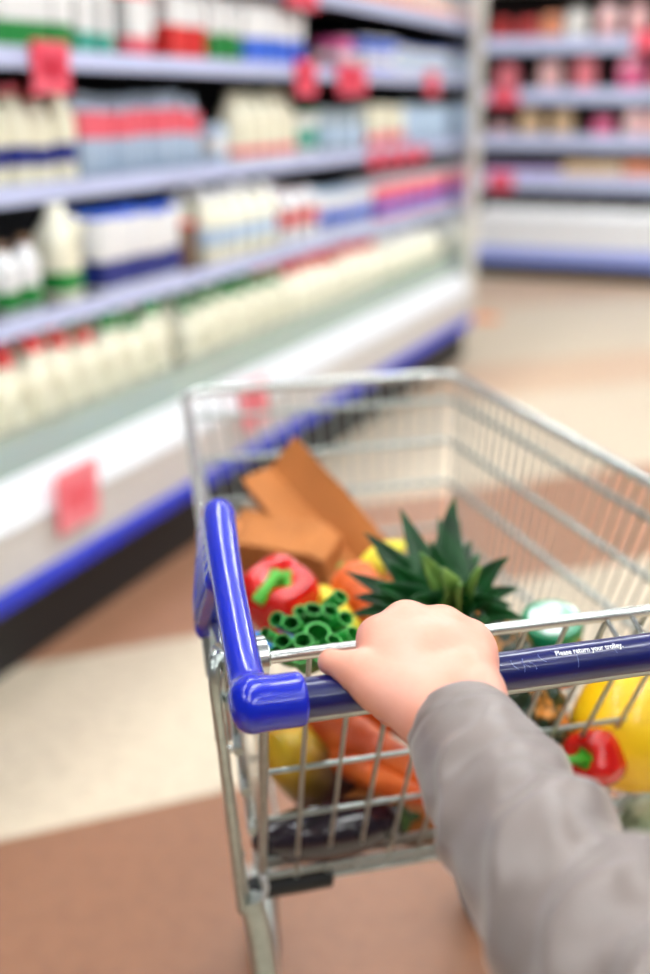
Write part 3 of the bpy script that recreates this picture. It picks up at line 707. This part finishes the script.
# spring onions: hollow green tubes
og = mat('onion_green', (26, 128, 44), .34, var=.3, scale=25, stretch=(1, 1, .2), coat=.1)
og_in = mat('onion_cut_green', (92, 196, 96), .5, var=.15)
base_pt = P(352, 640, 1.34)
stalks = [(341, 596, 1.20, .0088), (291, 623, 1.13, .0098), (318, 633, 1.10, .0125), (354, 634, 1.12, .0095), (313, 609, 1.17, .0092), (331, 611, 1.17, .0090), (346, 618, 1.16, .0088), (276, 619, 1.16, .0085), (301, 611, 1.19, .0085), (264, 633, 1.13, .0075), (303, 640, 1.085, .0095), (282, 641, 1.10, .0095), (334, 640, 1.09, .0085), (300, 655, 1.07, .009), (322, 655, 1.065, .009), (275, 652, 1.085, .008), (345, 650, 1.08, .008)]
for i, (x, y, D, r) in enumerate(stalks):
    tip = P(x, y, D); b0 = base_pt + Vector(((x - 312) * .00016, (x - 312) * .0000, -(y - 625) * .0004))
    dirv = (tip - b0).normalized(); up = Vector(((x - 308) * .02, -.5 + rnd.uniform(-.25, .25), .65)).normalized()
    mid = b0.lerp(tip, .55) - up * .012
    e0 = tip - (dirv * .35 + up * .65) * .035
    path = smooth_path([b0, mid, e0, tip], 5); n = len(path)
    rs = lerp_list([r * .55, r * .8, r * .93, r], 5)
    outer = MB(); outer.tube(path, rs, 16, cap=False, ell=rnd.uniform(.72, .95))
    nv = len(outer.v)
    o = MB(); o.v = list(outer.v); o.f = list(outer.f)
    # rim and inner wall
    last = [Vector(q) for q in outer.v[-16:]]; cen = sum(last, Vector()) / 16; back = (path[-4] - path[-1]).normalized()
    ri = [cen + (q - cen) * .84 for q in last]; rj = [cen + (q - cen) * .78 + back * .025 for q in last]
    k0 = len(o.v); o.v += [tuple(q) for q in ri] + [tuple(q) for q in rj]
    for k in range(16):
        k2 = (k + 1) % 16
        o.f.append((nv - 16 + k, nv - 16 + k2, k0 + k2, k0 + k)); o.f.append((k0 + k, k0 + k2, k0 + 16 + k2, k0 + 16 + k))
    o.f.append(tuple(range(k0 + 16, k0 + 32)))
    ob = o.build('spring_onion', og); me = ob.data; me.materials.append(og_in)
    for p in me.polygons:
        if all(v >= nv - 16 for v in p.vertices) and any(v >= k0 for v in p.vertices) and not all(v >= k0 + 16 for v in p.vertices):
            if any(v < k0 for v in p.vertices): p.material_index = 1
    tag(ob, 'hollow cut green onion stalk beside the red pepper, %s tip from left' % ORD[sorted((q[0], q[1]) for q in stalks).index((x, y))], 'spring onion', 'green onion stalks in the bunch')
# blue wrap on the bunch
ws = MB(); wv = []
for i in range(4):
    for k in range(13):
        a = math.pi * (1.08 + k / 12 * .7)
        c0 = P(300, 636, 1.14).lerp(P(345, 640, 1.28), i / 3)
        wv.append(c0 + Vector((math.cos(a) * .046, 0, 0)) + Vector((0, .25, .9)).normalized() * (math.sin(a) * .03 + .012))
wf = [(i * 13 + k, i * 13 + k + 1, (i + 1) * 13 + k + 1, (i + 1) * 13 + k) for i in range(3) for k in range(12)]
wo = ws.add(wv, wf).build('onion_wrap', mat('blue_wrap', (40, 130, 215), .25, coat=.3)); md = wo.modifiers.new('thick', 'SOLIDIFY'); md.thickness = .0008
tag(wo, 'strip of blue plastic wrap around the green onions', 'wrap')

# pineapple
CB = P(452, 618, 1.24); BB = P(545, 768, 1.24)
axis = (CB - BB).normalized()
def pineapple():
    b = MB(); nu, nv = 60, 44; L_ = (CB - BB).length * 1.0; rad = .055; vs = []
    for i in range(nv + 1):
        t = i / nv
        for k in range(nu):
            th = 2 * math.pi * k / nu
            prof = max(0, math.sin(math.pi * (.06 + .88 * t))) ** .45
            a1 = (th * 8 / (2 * math.pi) + t * 7) % 1; a2 = (th * 8 / (2 * math.pi) - t * 7) % 1
            eye = max(0, math.sin(math.pi * a1) * math.sin(math.pi * a2)) ** .7
            r = rad * prof * (1 + .13 * eye)
            vs.append((r * math.cos(th), r * math.sin(th), t * L_))
    fs = [(i * nu + k, i * nu + (k + 1) % nu, (i + 1) * nu + (k + 1) % nu, (i + 1) * nu + k) for i in range(nv) for k in range(nu)]
    fs += [tuple(range(nu - 1, -1, -1)), tuple(range(nv * nu, (nv + 1) * nu))]
    root = empty('pineapple', BB); root.rotation_mode = 'QUATERNION'; root.rotation_quaternion = axis.to_track_quat('Z', 'Y')
    tag(root, 'whole pineapple with a spiky dark green crown behind the hand', 'pineapple')
    b.add(vs, fs).build('fruit', mat('pineapple_rind', (14, 40, 16), .5, rgb2=(216, 140, 60), scale=44, bump=.5, bscale=120, pos=(.52, .62)), root)
    inv = root.rotation_quaternion.inverted()
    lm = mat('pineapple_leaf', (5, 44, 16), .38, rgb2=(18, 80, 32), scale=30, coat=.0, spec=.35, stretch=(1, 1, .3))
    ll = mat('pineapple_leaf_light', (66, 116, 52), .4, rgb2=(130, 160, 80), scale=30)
    tips = [(455, 497, 1.27, .017), (400, 508, 1.28, .016), (364, 532, 1.26, .016), (345, 571, 1.22, .014), (438, 516, 1.31, .013), (481, 553, 1.29, .013), (509, 557, 1.22, .015),
            (520, 588, 1.22, .013), (354, 597, 1.18, .013), (430, 540, 1.24, .016), (512, 606, 1.2, .014), (385, 560, 1.2, .016), (472, 540, 1.33, .014), (415, 530, 1.31, .014), (495, 575, 1.3, .013),
            (372, 585, 1.16, .014), (500, 600, 1.16, .013), (375, 550, 1.30, .015), (525, 620, 1.17, .013), (350, 615, 1.2, .012), (460, 520, 1.33, .014), (490, 625, 1.12, .013), (410, 600, 1.13, .014)]
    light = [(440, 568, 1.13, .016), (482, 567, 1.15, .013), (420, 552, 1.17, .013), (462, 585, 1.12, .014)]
    for j, (x, y, D, w) in enumerate(tips + light):
        tip = P(x, y, D); base = CB - axis * .01 + Vector((rnd.uniform(-.012, .012), rnd.uniform(-.012, .012), 0))
        out = (tip - base); up = axis
        mid = base + out * .5 + up * .018 * (1 if out.normalized().dot(up) < .8 else .2)
        nl = 9; vs = []
        for i in range(nl + 1):
            t = i / nl; p = base * (1 - t) ** 2 + mid * 2 * t * (1 - t) + tip * t * t
            tg = ((mid - base) * (1 - t) + (tip - mid) * t).normalized()
            side = tg.cross(Vector((0, -.8, .6)) if abs(tg.dot(Vector((0, -.8, .6)))) < .95 else Vector((1, 0, 0))).normalized()
            nn = side.cross(tg).normalized()
            ww = w * 1.25 * (.85 + .3 * math.sin(math.pi * min(t * 1.6, 1))) * (1 - t ** 2.2) + .0003
            if j >= len(tips): ww = w * (1 - t ** 3) * 1.05 + .0004
            for q, off in ((-1, .18), (-.5, 0), (0, -.16), (.5, 0), (1, .18)):
                vs.append(inv @ (p + side * ww * q - nn * (-off) * ww * 1.2 - BB))
        fs = [(i * 5 + k, i * 5 + k + 1, (i + 1) * 5 + k + 1, (i + 1) * 5 + k) for i in range(nl) for k in range(4)]
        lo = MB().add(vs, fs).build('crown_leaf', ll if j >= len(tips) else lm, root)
        md = lo.modifiers.new('thick', 'SOLIDIFY'); md.thickness = .0012; md.offset = 0
pineapple()

# jar with green and white lid
jm = empty('sauce_jar', P(549, 672, 1.30)); jm.rotation_euler = (R(16), R(-4), 0)
def jar_lid_mat():
    m = mat('jar_lid_green', (0, 140, 92), .3, rgb2=(232, 244, 240), scale=18, coat=.4)
    return m
MB().lathe([(.026, 0), (.033, .004), (.034, .045), (.031, .056), (.029, .06)], 28).build('jar_body', mat('amber_sauce', (196, 104, 36), .15, coat=.6, var=.2, scale=20), jm)
MB().lathe([(.0325, .057), (.033, .059), (.033, .073), (.031, .0755), (.012, .0765)], 32).build('jar_lid', mat('green_lid', (0, 128, 84), .28, coat=.4, var=.1), jm)
MB().lathe([(.0265, .0756), (.0262, .0772), (.012, .0776)], 28, sx=.9).build('lid_print', mat('lid_white_print', (238, 248, 246), .4, rgb2=(0, 140, 92), scale=34), jm)
tag(jm, 'small jar of amber sauce with a green and white lid', 'jar')

# melon
def ellipsoid(name, m, loc, rad, axis, label, cat, dimple=.06, noise_amt=.015, seedv=0.0, power=1.0, nseg=40):
    b = MB(); vs = []; nr = 28
    for i in range(nr + 1):
        ph = math.pi * i / nr
        for k in range(nseg):
            th = 2 * math.pi * k / nseg
            d = Vector((max(0, math.sin(ph)) ** power * math.cos(th), max(0, math.sin(ph)) ** power * math.sin(th), math.cos(ph)))
            q = 1 + noise_amt * noise.noise(d * 2.3 + Vector((seedv, 0, 0)))
            z = d.z * (1 - dimple * math.exp(-(math.sin(ph) / .25) ** 2))
            vs.append((d.x * rad[0] * q, d.y * rad[1] * q, z * rad[2] * q))
    fs = [(i * nseg + k, i * nseg + (k + 1) % nseg, (i + 1) * nseg + (k + 1) % nseg, (i + 1) * nseg + k) for i in range(nr) for k in range(nseg)]
    o = b.add(vs, fs).build(name, m); o.rotation_mode = 'QUATERNION'; o.rotation_quaternion = Vector(axis).normalized().to_track_quat('Z', 'Y'); o.location = loc
    tag(o, label, cat); return o
mel = ellipsoid('yellow_melon', mat('melon_rind', (252, 196, 8), .35, rgb2=(255, 208, 24), scale=12, coat=.2, bump=.08, bscale=40), P(650, 722, 1.25), (.07, .07, .088), (1, .3, .25), 'big smooth yellow melon behind the rear wires at the right', 'melon')
MB().tube([(0, 0, .082), (0, 0, .09), (.004, 0, .098)], [.006, .004, .005], 8).build('stem', mat('dry_stem', (130, 110, 60), .7), mel)
# mango
def mango_mat():
    m = mat('mango_skin', (230, 158, 20), .35, coat=.25, rgb2=(204, 178, 40), scale=14)
    nt = m.node_tree; b = nt.nodes['Principled BSDF']; src = b.inputs['Base Color'].links[0].from_socket
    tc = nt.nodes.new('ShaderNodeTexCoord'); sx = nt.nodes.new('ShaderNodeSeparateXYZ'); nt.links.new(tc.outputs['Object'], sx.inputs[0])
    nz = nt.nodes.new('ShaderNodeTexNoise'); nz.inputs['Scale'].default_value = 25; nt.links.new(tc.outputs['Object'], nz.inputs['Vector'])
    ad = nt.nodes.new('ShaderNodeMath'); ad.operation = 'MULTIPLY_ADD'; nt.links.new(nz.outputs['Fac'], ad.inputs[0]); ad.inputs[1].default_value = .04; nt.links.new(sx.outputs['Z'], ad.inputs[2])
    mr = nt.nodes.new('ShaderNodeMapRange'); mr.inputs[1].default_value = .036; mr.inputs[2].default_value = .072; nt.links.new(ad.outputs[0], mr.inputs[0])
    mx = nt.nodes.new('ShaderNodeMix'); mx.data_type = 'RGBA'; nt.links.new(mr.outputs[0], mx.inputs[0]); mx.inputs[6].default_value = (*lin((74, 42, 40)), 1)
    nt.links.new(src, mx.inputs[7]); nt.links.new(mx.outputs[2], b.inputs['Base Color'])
    return m
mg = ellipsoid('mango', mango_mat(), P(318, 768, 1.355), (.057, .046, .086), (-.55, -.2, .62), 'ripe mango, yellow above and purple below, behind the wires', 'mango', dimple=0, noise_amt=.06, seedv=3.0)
MB().tube([(0, 0, .076), (.001, 0, .083)], [.004, .003], 8).build('stem', mat('dry_stem', (130, 110, 60), .7), mg)

# carrots
cmat = mat('carrot_orange', (206, 74, 16), .5, rgb2=(230, 108, 36), scale=25, bump=.6, bscale=60, coat=.1)
def carrot(a, b, r, label, top=True):
    a, b = Vector(a), Vector(b); L_ = (b - a).length; n = 40; m = MB(); pts = []; rs = []
    bend = Vector((rnd.uniform(-1, 1), rnd.uniform(-1, 1), rnd.uniform(-1, 1))) * .006
    for i in range(n + 1):
        t = i / n
        pts.append(a.lerp(b, t) + bend * math.sin(math.pi * t))
        q = r * (1 - .62 * t ** 1.3) * min(1, math.sqrt(max(t * 9 + .06, 0))) * (1 if t < .96 else math.sqrt(max((1 - t) / .04, .02)))
        rs.append(q * (1 + .035 * math.sin(t * 60 + 2 * noise.noise(Vector((t * 9, r * 100, 0)))) + .02 * noise.noise(Vector((t * 30, 1, r * 50)))))
    o = m.tube(pts, rs, 18).build('carrot', cmat)
    d = (a - b).normalized()
    MB().tube([a - d * .004, a + d * .006, a + d * .012], [r * .35, r * .25, r * .16], 8).build('stalk_stub', mat('carrot_stub', (120, 140, 50), .6), o)
    tag(o, label, 'carrot')
carrot(P(345, 572, 1.36), P(430, 668, 1.24), .029, 'large ridged orange carrot just behind the thumb')
carrot(P(300, 706, 1.36), P(455, 792, 1.24), .033, 'thick orange carrot lowest behind the wires under the hand')
carrot(P(330, 690, 1.42), P(455, 740, 1.32), .03, 'orange carrot behind the wires just under the handle bar')
carrot(P(322, 742, 1.34), P(432, 800, 1.22), .02, 'thin orange carrot resting on the mango')
# banana & lemon-yellow pepper pieces
ban = mat('banana_peel', (236, 206, 30), .45, rgb2=(214, 206, 50), scale=16)
def banana(pts, r, label):
    p = smooth_path(pts, 6); n = len(p); rs = [r * (.35 + .65 * min(1, math.sin(math.pi * (i / (n - 1)) * .92 + .12) * 1.5)) for i in range(n)]
    o = MB().tube(p, rs, 7).build('banana', ban)
    MB().tube([p[0], p[0] + (p[0] - p[1]).normalized() * .02], [r * .34, r * .26], 7).build('banana_stem', mat('banana_stem', (120, 110, 40), .6), o)
    tag(o, label, 'banana')
banana([P(318, 590, 1.36), P(330, 604, 1.32), P(346, 626, 1.28), P(366, 655, 1.27)], .015, 'yellow banana wedged between the red pepper and the carrot')
banana([P(402, 545, 1.42), P(385, 556, 1.40), P(372, 566, 1.38), P(352, 600, 1.4)], .016, 'yellow banana half hidden behind the pineapple leaves')

# baguette and paper bags
paper = mat('brown_kraft_paper', (186, 114, 54), .75, var=.14, scale=9, bump=.25, bscale=22)
def paper_bag(name, o_pt, ex, ey, ez, w, d, L_, label, crumple=.004, seedv=0.0):
    """ex: across, ey: depth, ez: from the base to the open mouth; the side facing -ey has a folded gusset"""
    ex, ey, ez = [Vector(v).normalized() for v in (ex, ey, ez)]
    b = MB(); prof = []
    q = w / 2
    prof = [(-q, -d * .5), (-q * .5, -d * .5 + w * .0), (0, -d * .5 + w * .16), (q * .5, -d * .5), (q, -d * .5), (q, 0), (q, d * .5), (q * .5, d * .5), (0, d * .5 - w * .12), (-q * .5, d * .5), (-q, d * .5), (-q, 0)]
    # gusset lies in the face towards -ey: v fold in the middle
    g_ = min(w, .1); prof[1] = (-q * .5, -d * .5 + g_ * .12); prof[3] = (q * .5, -d * .5 + g_ * .12); prof[2] = (0, -d * .5 + g_ * .26)
    n = len(prof); nz = 16; vs = []
    for i in range(nz + 1):
        t = i / nz
        for (x, y) in prof:
            fl = 1 if t > .12 else .9 + t * .8
            p = Vector((x * fl, y * fl, t * L_))
            nv = noise.noise_vector(Vector((x * 18, y * 18, t * 6 + seedv)))
            p += nv * crumple
            vs.append(o_pt + ex * p.x + ey * p.y + ez * p.z)
    fs = [(i * n + k, i * n + (k + 1) % n, (i + 1) * n + (k + 1) % n, (i + 1) * n + k) for i in range(nz) for k in range(n)]
    fs.append(tuple(range(n - 1, -1, -1)))
    o = b.add(vs, fs).build(name, paper, None, False)
    md = o.modifiers.new('thick', 'SOLIDIFY'); md.thickness = .001
    tag(o, label, 'paper bag'); return o
bz = (P(272, 466, 1.62) - P(372, 580, 1.55)).normalized()
bx = (P(298, 437, 1.62) - P(250, 490, 1.60)).normalized(); bx = (bx - bz * bx.dot(bz)).normalized()
by = bz.cross(bx)
if by.y < 0: by = -by
paper_bag('paper_bag', P(380, 585, 1.58) + by * .035 - bz * .17, bx, by, bz, .098, .075, .408, 'tall brown paper bag leaning left in the far part of the trolley')
bz2 = (P(215, 540, 1.66) - P(330, 560, 1.6)).normalized(); bx2 = Vector((0, -.35, .93)); bx2 = (bx2 - bz2 * bx2.dot(bz2)).normalized(); by2 = bz2.cross(bx2)
if by2.y < 0: by2 = -by2
paper_bag('paper_bag', P(335, 566, 1.60) - bx2 * .06, bx2, by2, bz2, .205, .07, .145, 'brown paper bag lying on its side behind the red pepper', .005, 3.0)
# bread inside / beside
def loaf(a, b, r, label, name='baguette'):
    a, b = Vector(a), Vector(b); n = 30; pts = [a.lerp(b, i / n) for i in range(n + 1)]
    rs = [r * math.sqrt(max(.02, 1 - abs(2 * i / n - 1) ** 6)) * (1 + .03 * math.sin(i * 1.3)) for i in range(n + 1)]
    o = MB().tube(pts, rs, 16).build(name, mat('bread_crust', (214, 130, 66), .6, rgb2=(236, 166, 96), scale=18, bump=.3, bscale=50))
    d = (b - a).normalized()
    for t in (.2, .4, .6, .8):
        c = a.lerp(b, t); u_ = Vector((0, -.4, .92)); s_ = d.cross(u_).normalized()
        MB().tube([c + u_ * r * .93 - s_ * r * .5 - d * r * .5, c + u_ * r * 1.0, c + u_ * r * .93 + s_ * r * .5 + d * r * .5], [r * .04, r * .12, r * .04], 8).build('crust_slash', mat('pale_crumb', (240, 200, 150), .7), o)
    tag(o, label, 'bread')
loaf(P(199, 532, 1.60), P(330, 548, 1.76), .024, 'baguette with its rounded end against the left basket side')
# paper bag at the bottom of the basket
paper_bag('paper_bag', P(470, 812, 1.33), Vector((0, -.3, .95)), Vector((.1, .95, .25)), Vector((-1, .12, .02)), .06, .07, .15, 'crumpled brown paper bag on the basket floor under the carrots', .009, 6.0)
au = ellipsoid('shade_filler', mat('shade_filler_skin', (34, 22, 34), .2, coat=.5), P(330, 830, 1.265), (.031, .031, .085), (TE.x, TE.y, 0), 'dark purple filler added to stand for shade under the mango', 'shade_filler', dimple=0)  # dark item added to stand for the shaded basket interior
MB().lathe([(.016, .075), (.015, .084), (.006, .09), (.004, .1)], 12).build('cap_stem', mat('shade_filler_cap', (60, 90, 40), .5), au)
# lettuce at lower right
def lettuce(loc, r, label):
    root = empty('lettuce', loc); lm = mat('pale_lettuce_leaf', (150, 172, 140), .5, rgb2=(200, 208, 184), scale=22)
    for j in range(11):
        th = j * 2.4; tilt = .25 + .09 * j; vs = []; ns = 8
        ax = Vector((math.cos(th) * math.sin(tilt), math.sin(th) * math.sin(tilt), math.cos(tilt)))
        s_ = ax.cross(Vector((0, 0, 1))).normalized(); u_ = s_.cross(ax)
        for i in range(ns + 1):
            for k in range(ns + 1):
                a, b = (i / ns - .5) * 2, (k / ns - .5) * 2
                nz_ = noise.noise(Vector((a * 2 + j, b * 2, j * .7))) * .25 * (a * a + b * b)
                vs.append(ax * r * (1 - .4 * (a * a + b * b) + nz_) * .9 + s_ * r * a * .7 + u_ * r * b * .7)
        fs = [(i * (ns + 1) + k, i * (ns + 1) + k + 1, (i + 1) * (ns + 1) + k + 1, (i + 1) * (ns + 1) + k) for i in range(ns) for k in range(ns)]
        lo = MB().add(vs, fs).build('lettuce_leaf', lm, root); md = lo.modifiers.new('thick', 'SOLIDIFY'); md.thickness = .0012
    tag(root, label, 'lettuce')
lettuce(P(655, 835, 1.3), .045, 'pale green lettuce under the yellow melon')

# ------------------------------------------------------------------ person: right hand on the bar, jacket sleeve
person = empty('person', (0.25, 0.35, 0.0))
tag(person, 'person in a grey jacket resting the right hand on the trolley handle', 'person')
skin = mat('skin', (226, 156, 132), .42, rgb2=(234, 170, 150), scale=22, sss=.12, bump=.05, bscale=260)
pl = -Vector(person.location)
def L(v): return np.array(v + pl)
MCP = [P(379, 637, .856), P(406, 623, .868), P(441, 627, .877), P(470, 639, .880)]
MR = [.0125, .0132, .0125, .0112]
WR = [P(434, 718, .792), P(472, 698, .802)]
barA = T(0.03, 0, HZ); barB = T(.4, 0, HZ)
def hand_fn(Q):
    d = None
    def add(q, k):
        nonlocal d
        d = q if d is None else smin(d, q, k)
    # carpus and forearm stub
    add(sd_cone(Q, L(WR[0]), L(WR[1]), .0185, .0175), .01)
    fo = P(520, 800, .72); fw = Vector((.016, .004, 0))
    add(sd_cone(Q, L(WR[0]), L(fo - fw), .0185, .021), .012)
    add(sd_cone(Q, L(WR[1]), L(fo + fw), .0178, .021), .012)
    # metacarpals
    for i, (m, r) in enumerate(zip(MCP, MR)):
        w = WR[0].lerp(WR[1], [0.05, .35, .68, 1.0][i])
        add(sd_cone(Q, L(w), L(m), .0165, r), .014)
    for i in range(3):
        add(sd_cone(Q, L(MCP[i].lerp(WR[0].lerp(WR[1], i / 3), .3)), L(MCP[i + 1].lerp(WR[0].lerp(WR[1], (i + 1) / 3), .3)), .0130, .0130), .018)
    # tendon knuckles
    for m, r in zip(MCP, MR):
        add(sd_cone(Q, L(m), L(m + Vector((0, -.006, .001))), r * .9, r * .7), .01)
    for i in range(3):
        add(sd_cone(Q, L(MCP[i] + Vector((0, -.005, -.001))), L(MCP[i + 1] + Vector((0, -.005, -.001))), .0105, .0105), .016)
    # hypothenar edge
    add(sd_cone(Q, L(P(476, 692, .81)), L(P(476, 655, .865)), .015, .012), .014)
    # thumb
    t0, t1, t2, t3 = P(424, 716, .795), P(377, 689, .812), P(352, 671, .822), P(331, 662, .828)
    add(sd_cone(Q, L(t0), L(t1), .0175, .0138), .014)
    add(sd_cone(Q, L(t1), L(t2), .0135, .0112), .008)
    add(sd_cone(Q, L(t2), L(t3), .0112, .0093), .006)
    # web between thumb and index
    add(sd_cone(Q, L(P(372, 672, .83)), L(P(392, 655, .848)), .0125, .0125), .02)
    add(sd_cone(Q, L(P(402, 690, .815)), L(P(420, 665, .842)), .014, .014), .02)
    # fingers round the bar: proximal forward-down, middle under, tip back
    for i, (m, r) in enumerate(zip(MCP, MR)):
        ln = [.95, 1.05, 1.0, .82][i]
        ac = (m - barA).dot(TE); c = barA + TE * ac
        pip = m + TF * .012 * ln + Vector((0, 0, -.036 * ln))
        dip = c + TF * .016 + Vector((0, 0, -.024))
        tip = c + TF * .003 + Vector((0, 0, -.0245))
        fr = [.0092, .0096, .0092, .0082][i]
        f = smin(sd_cone(Q, L(m), L(pip), r * .85, fr), sd_cone(Q, L(pip), L(dip), fr, fr * .95), .004)
        f = smin(f, sd_cone(Q, L(dip), L(tip), fr * .95, fr * .82), .004)
        d = smin(d, f, .004)
    # closes on the bar
    a = L(barA); e = np.array(TE); rel = Q - a; t = rel @ e
    br = np.linalg.norm(rel - t[..., None] * e, axis=-1) - .0140
    return np.maximum(d, -br)
lo = np.array(P(325, 670, .82)) ; 
hand = sdf_build('hand', hand_fn, np.array((-.015, .60, .975)) + np.array(pl), np.array((.16, .86, 1.10)) + np.array(pl), .0016, skin, person)
hand['label'] = 'bare right hand gripping the bar'

# sleeve
sl_ax = [(457, 720, .792, .0330), (464, 732, .780, .0352), (477, 755, .762, .0392), (500, 794, .728, .0430), (537, 853, .672, .0475), (592, 930, .608, .0510), (675, 1040, .535, .054), (785, 1175, .46, .057), (885, 1295, .41, .058)]
path = smooth_path([P(x, y, D) for x, y, D, r in sl_ax], 14)
rads = lerp_list([r for *_, r in sl_ax], 14)
nS = len(path); segS = 96; vs = []
tan = [(path[min(i + 1, nS - 1)] - path[max(i - 1, 0)]).normalized() for i in range(nS)]
acc = 0.0; nx = None
FOLDS = [(.095, .035, .012, .0045), (.155, .045, .015, .0055), (.225, .03, .016, .005), (.055, .02, .008, .0015)]   # (along, skew, width, depth)
for i in range(nS):
    t = tan[i]
    if nx is None:
        nx = (WR[1] - WR[0]).normalized()
    nx = (nx - t * nx.dot(t)).normalized(); ny = t.cross(nx)
    if i: acc += (path[i] - path[i - 1]).length
    for k in range(segS):
        a = 2 * math.pi * k / segS
        c, s_ = math.cos(a), math.sin(a)
        dirv = nx * c + ny * s_
        r = rads[i]
        g = min(1, max(0, (acc - .02) / .05))
        # diagonal drag folds, stronger away from the cuff
        w1 = math.sin(acc * 40 + 1.5 * math.sin(a + .9) + 1.6 * noise.noise(Vector((c * .9, s_ * .9, acc * 8))))
        w2 = math.sin(acc * 120 - 2.0 * c + 3 * noise.noise(Vector((c * 1.2, s_ * 1.2, acc * 11 + 4))))
        amp = .0060 * g * (.35 + 1.1 * max(0, noise.noise(Vector((c * 1.0 + 5, s_ * 1.0, acc * 8 + 2))) + .4))
        r += amp * ((1 - abs(w1)) ** 1.4 - .4) + 0.0009 * g * w2
        r += .0012 * noise.noise(Vector((c * 2, s_ * 2, acc * 40)))
        for fa, fk, fw_, fd in FOLDS:
            x_ = (acc - fa - fk * (1 - c) * (1 + .3 * noise.noise(Vector((c, s_, fa * 20))))) / fw_
            win = max(0, min(1, (c + .75) * 1.1))
            r += win * fd * (-math.exp(-x_ * x_) + .3 * math.exp(-((x_ - 1.9) / 1.4) ** 2))
        if .0125 < acc < .0165: r -= .0007          # hem seam
        if i < 2: r -= .0012 * (2 - i)
        vs.append(path[i] + pl + nx * (c * r * 1.06) + ny * (s_ * r * .94))
fs = [(i * segS + k, i * segS + (k + 1) % segS, (i + 1) * segS + (k + 1) % segS, (i + 1) * segS + k) for i in range(nS - 1) for k in range(segS)]
fs.append(tuple(range((nS - 1) * segS, nS * segS)))
jacket = mat('grey_jacket_cloth', (122, 109, 104), .32, var=.07, scale=35, bump=.12, bscale=420, sheen=.3)
sv = MB().add(vs, fs).build('jacket_sleeve', jacket, person)
for p in sv.data.polygons: p.use_smooth = True
md = sv.modifiers.new('thick', 'SOLIDIFY'); md.thickness = .0016; md.offset = -1
sv['label'] = 'grey taupe jacket sleeve with soft folds'
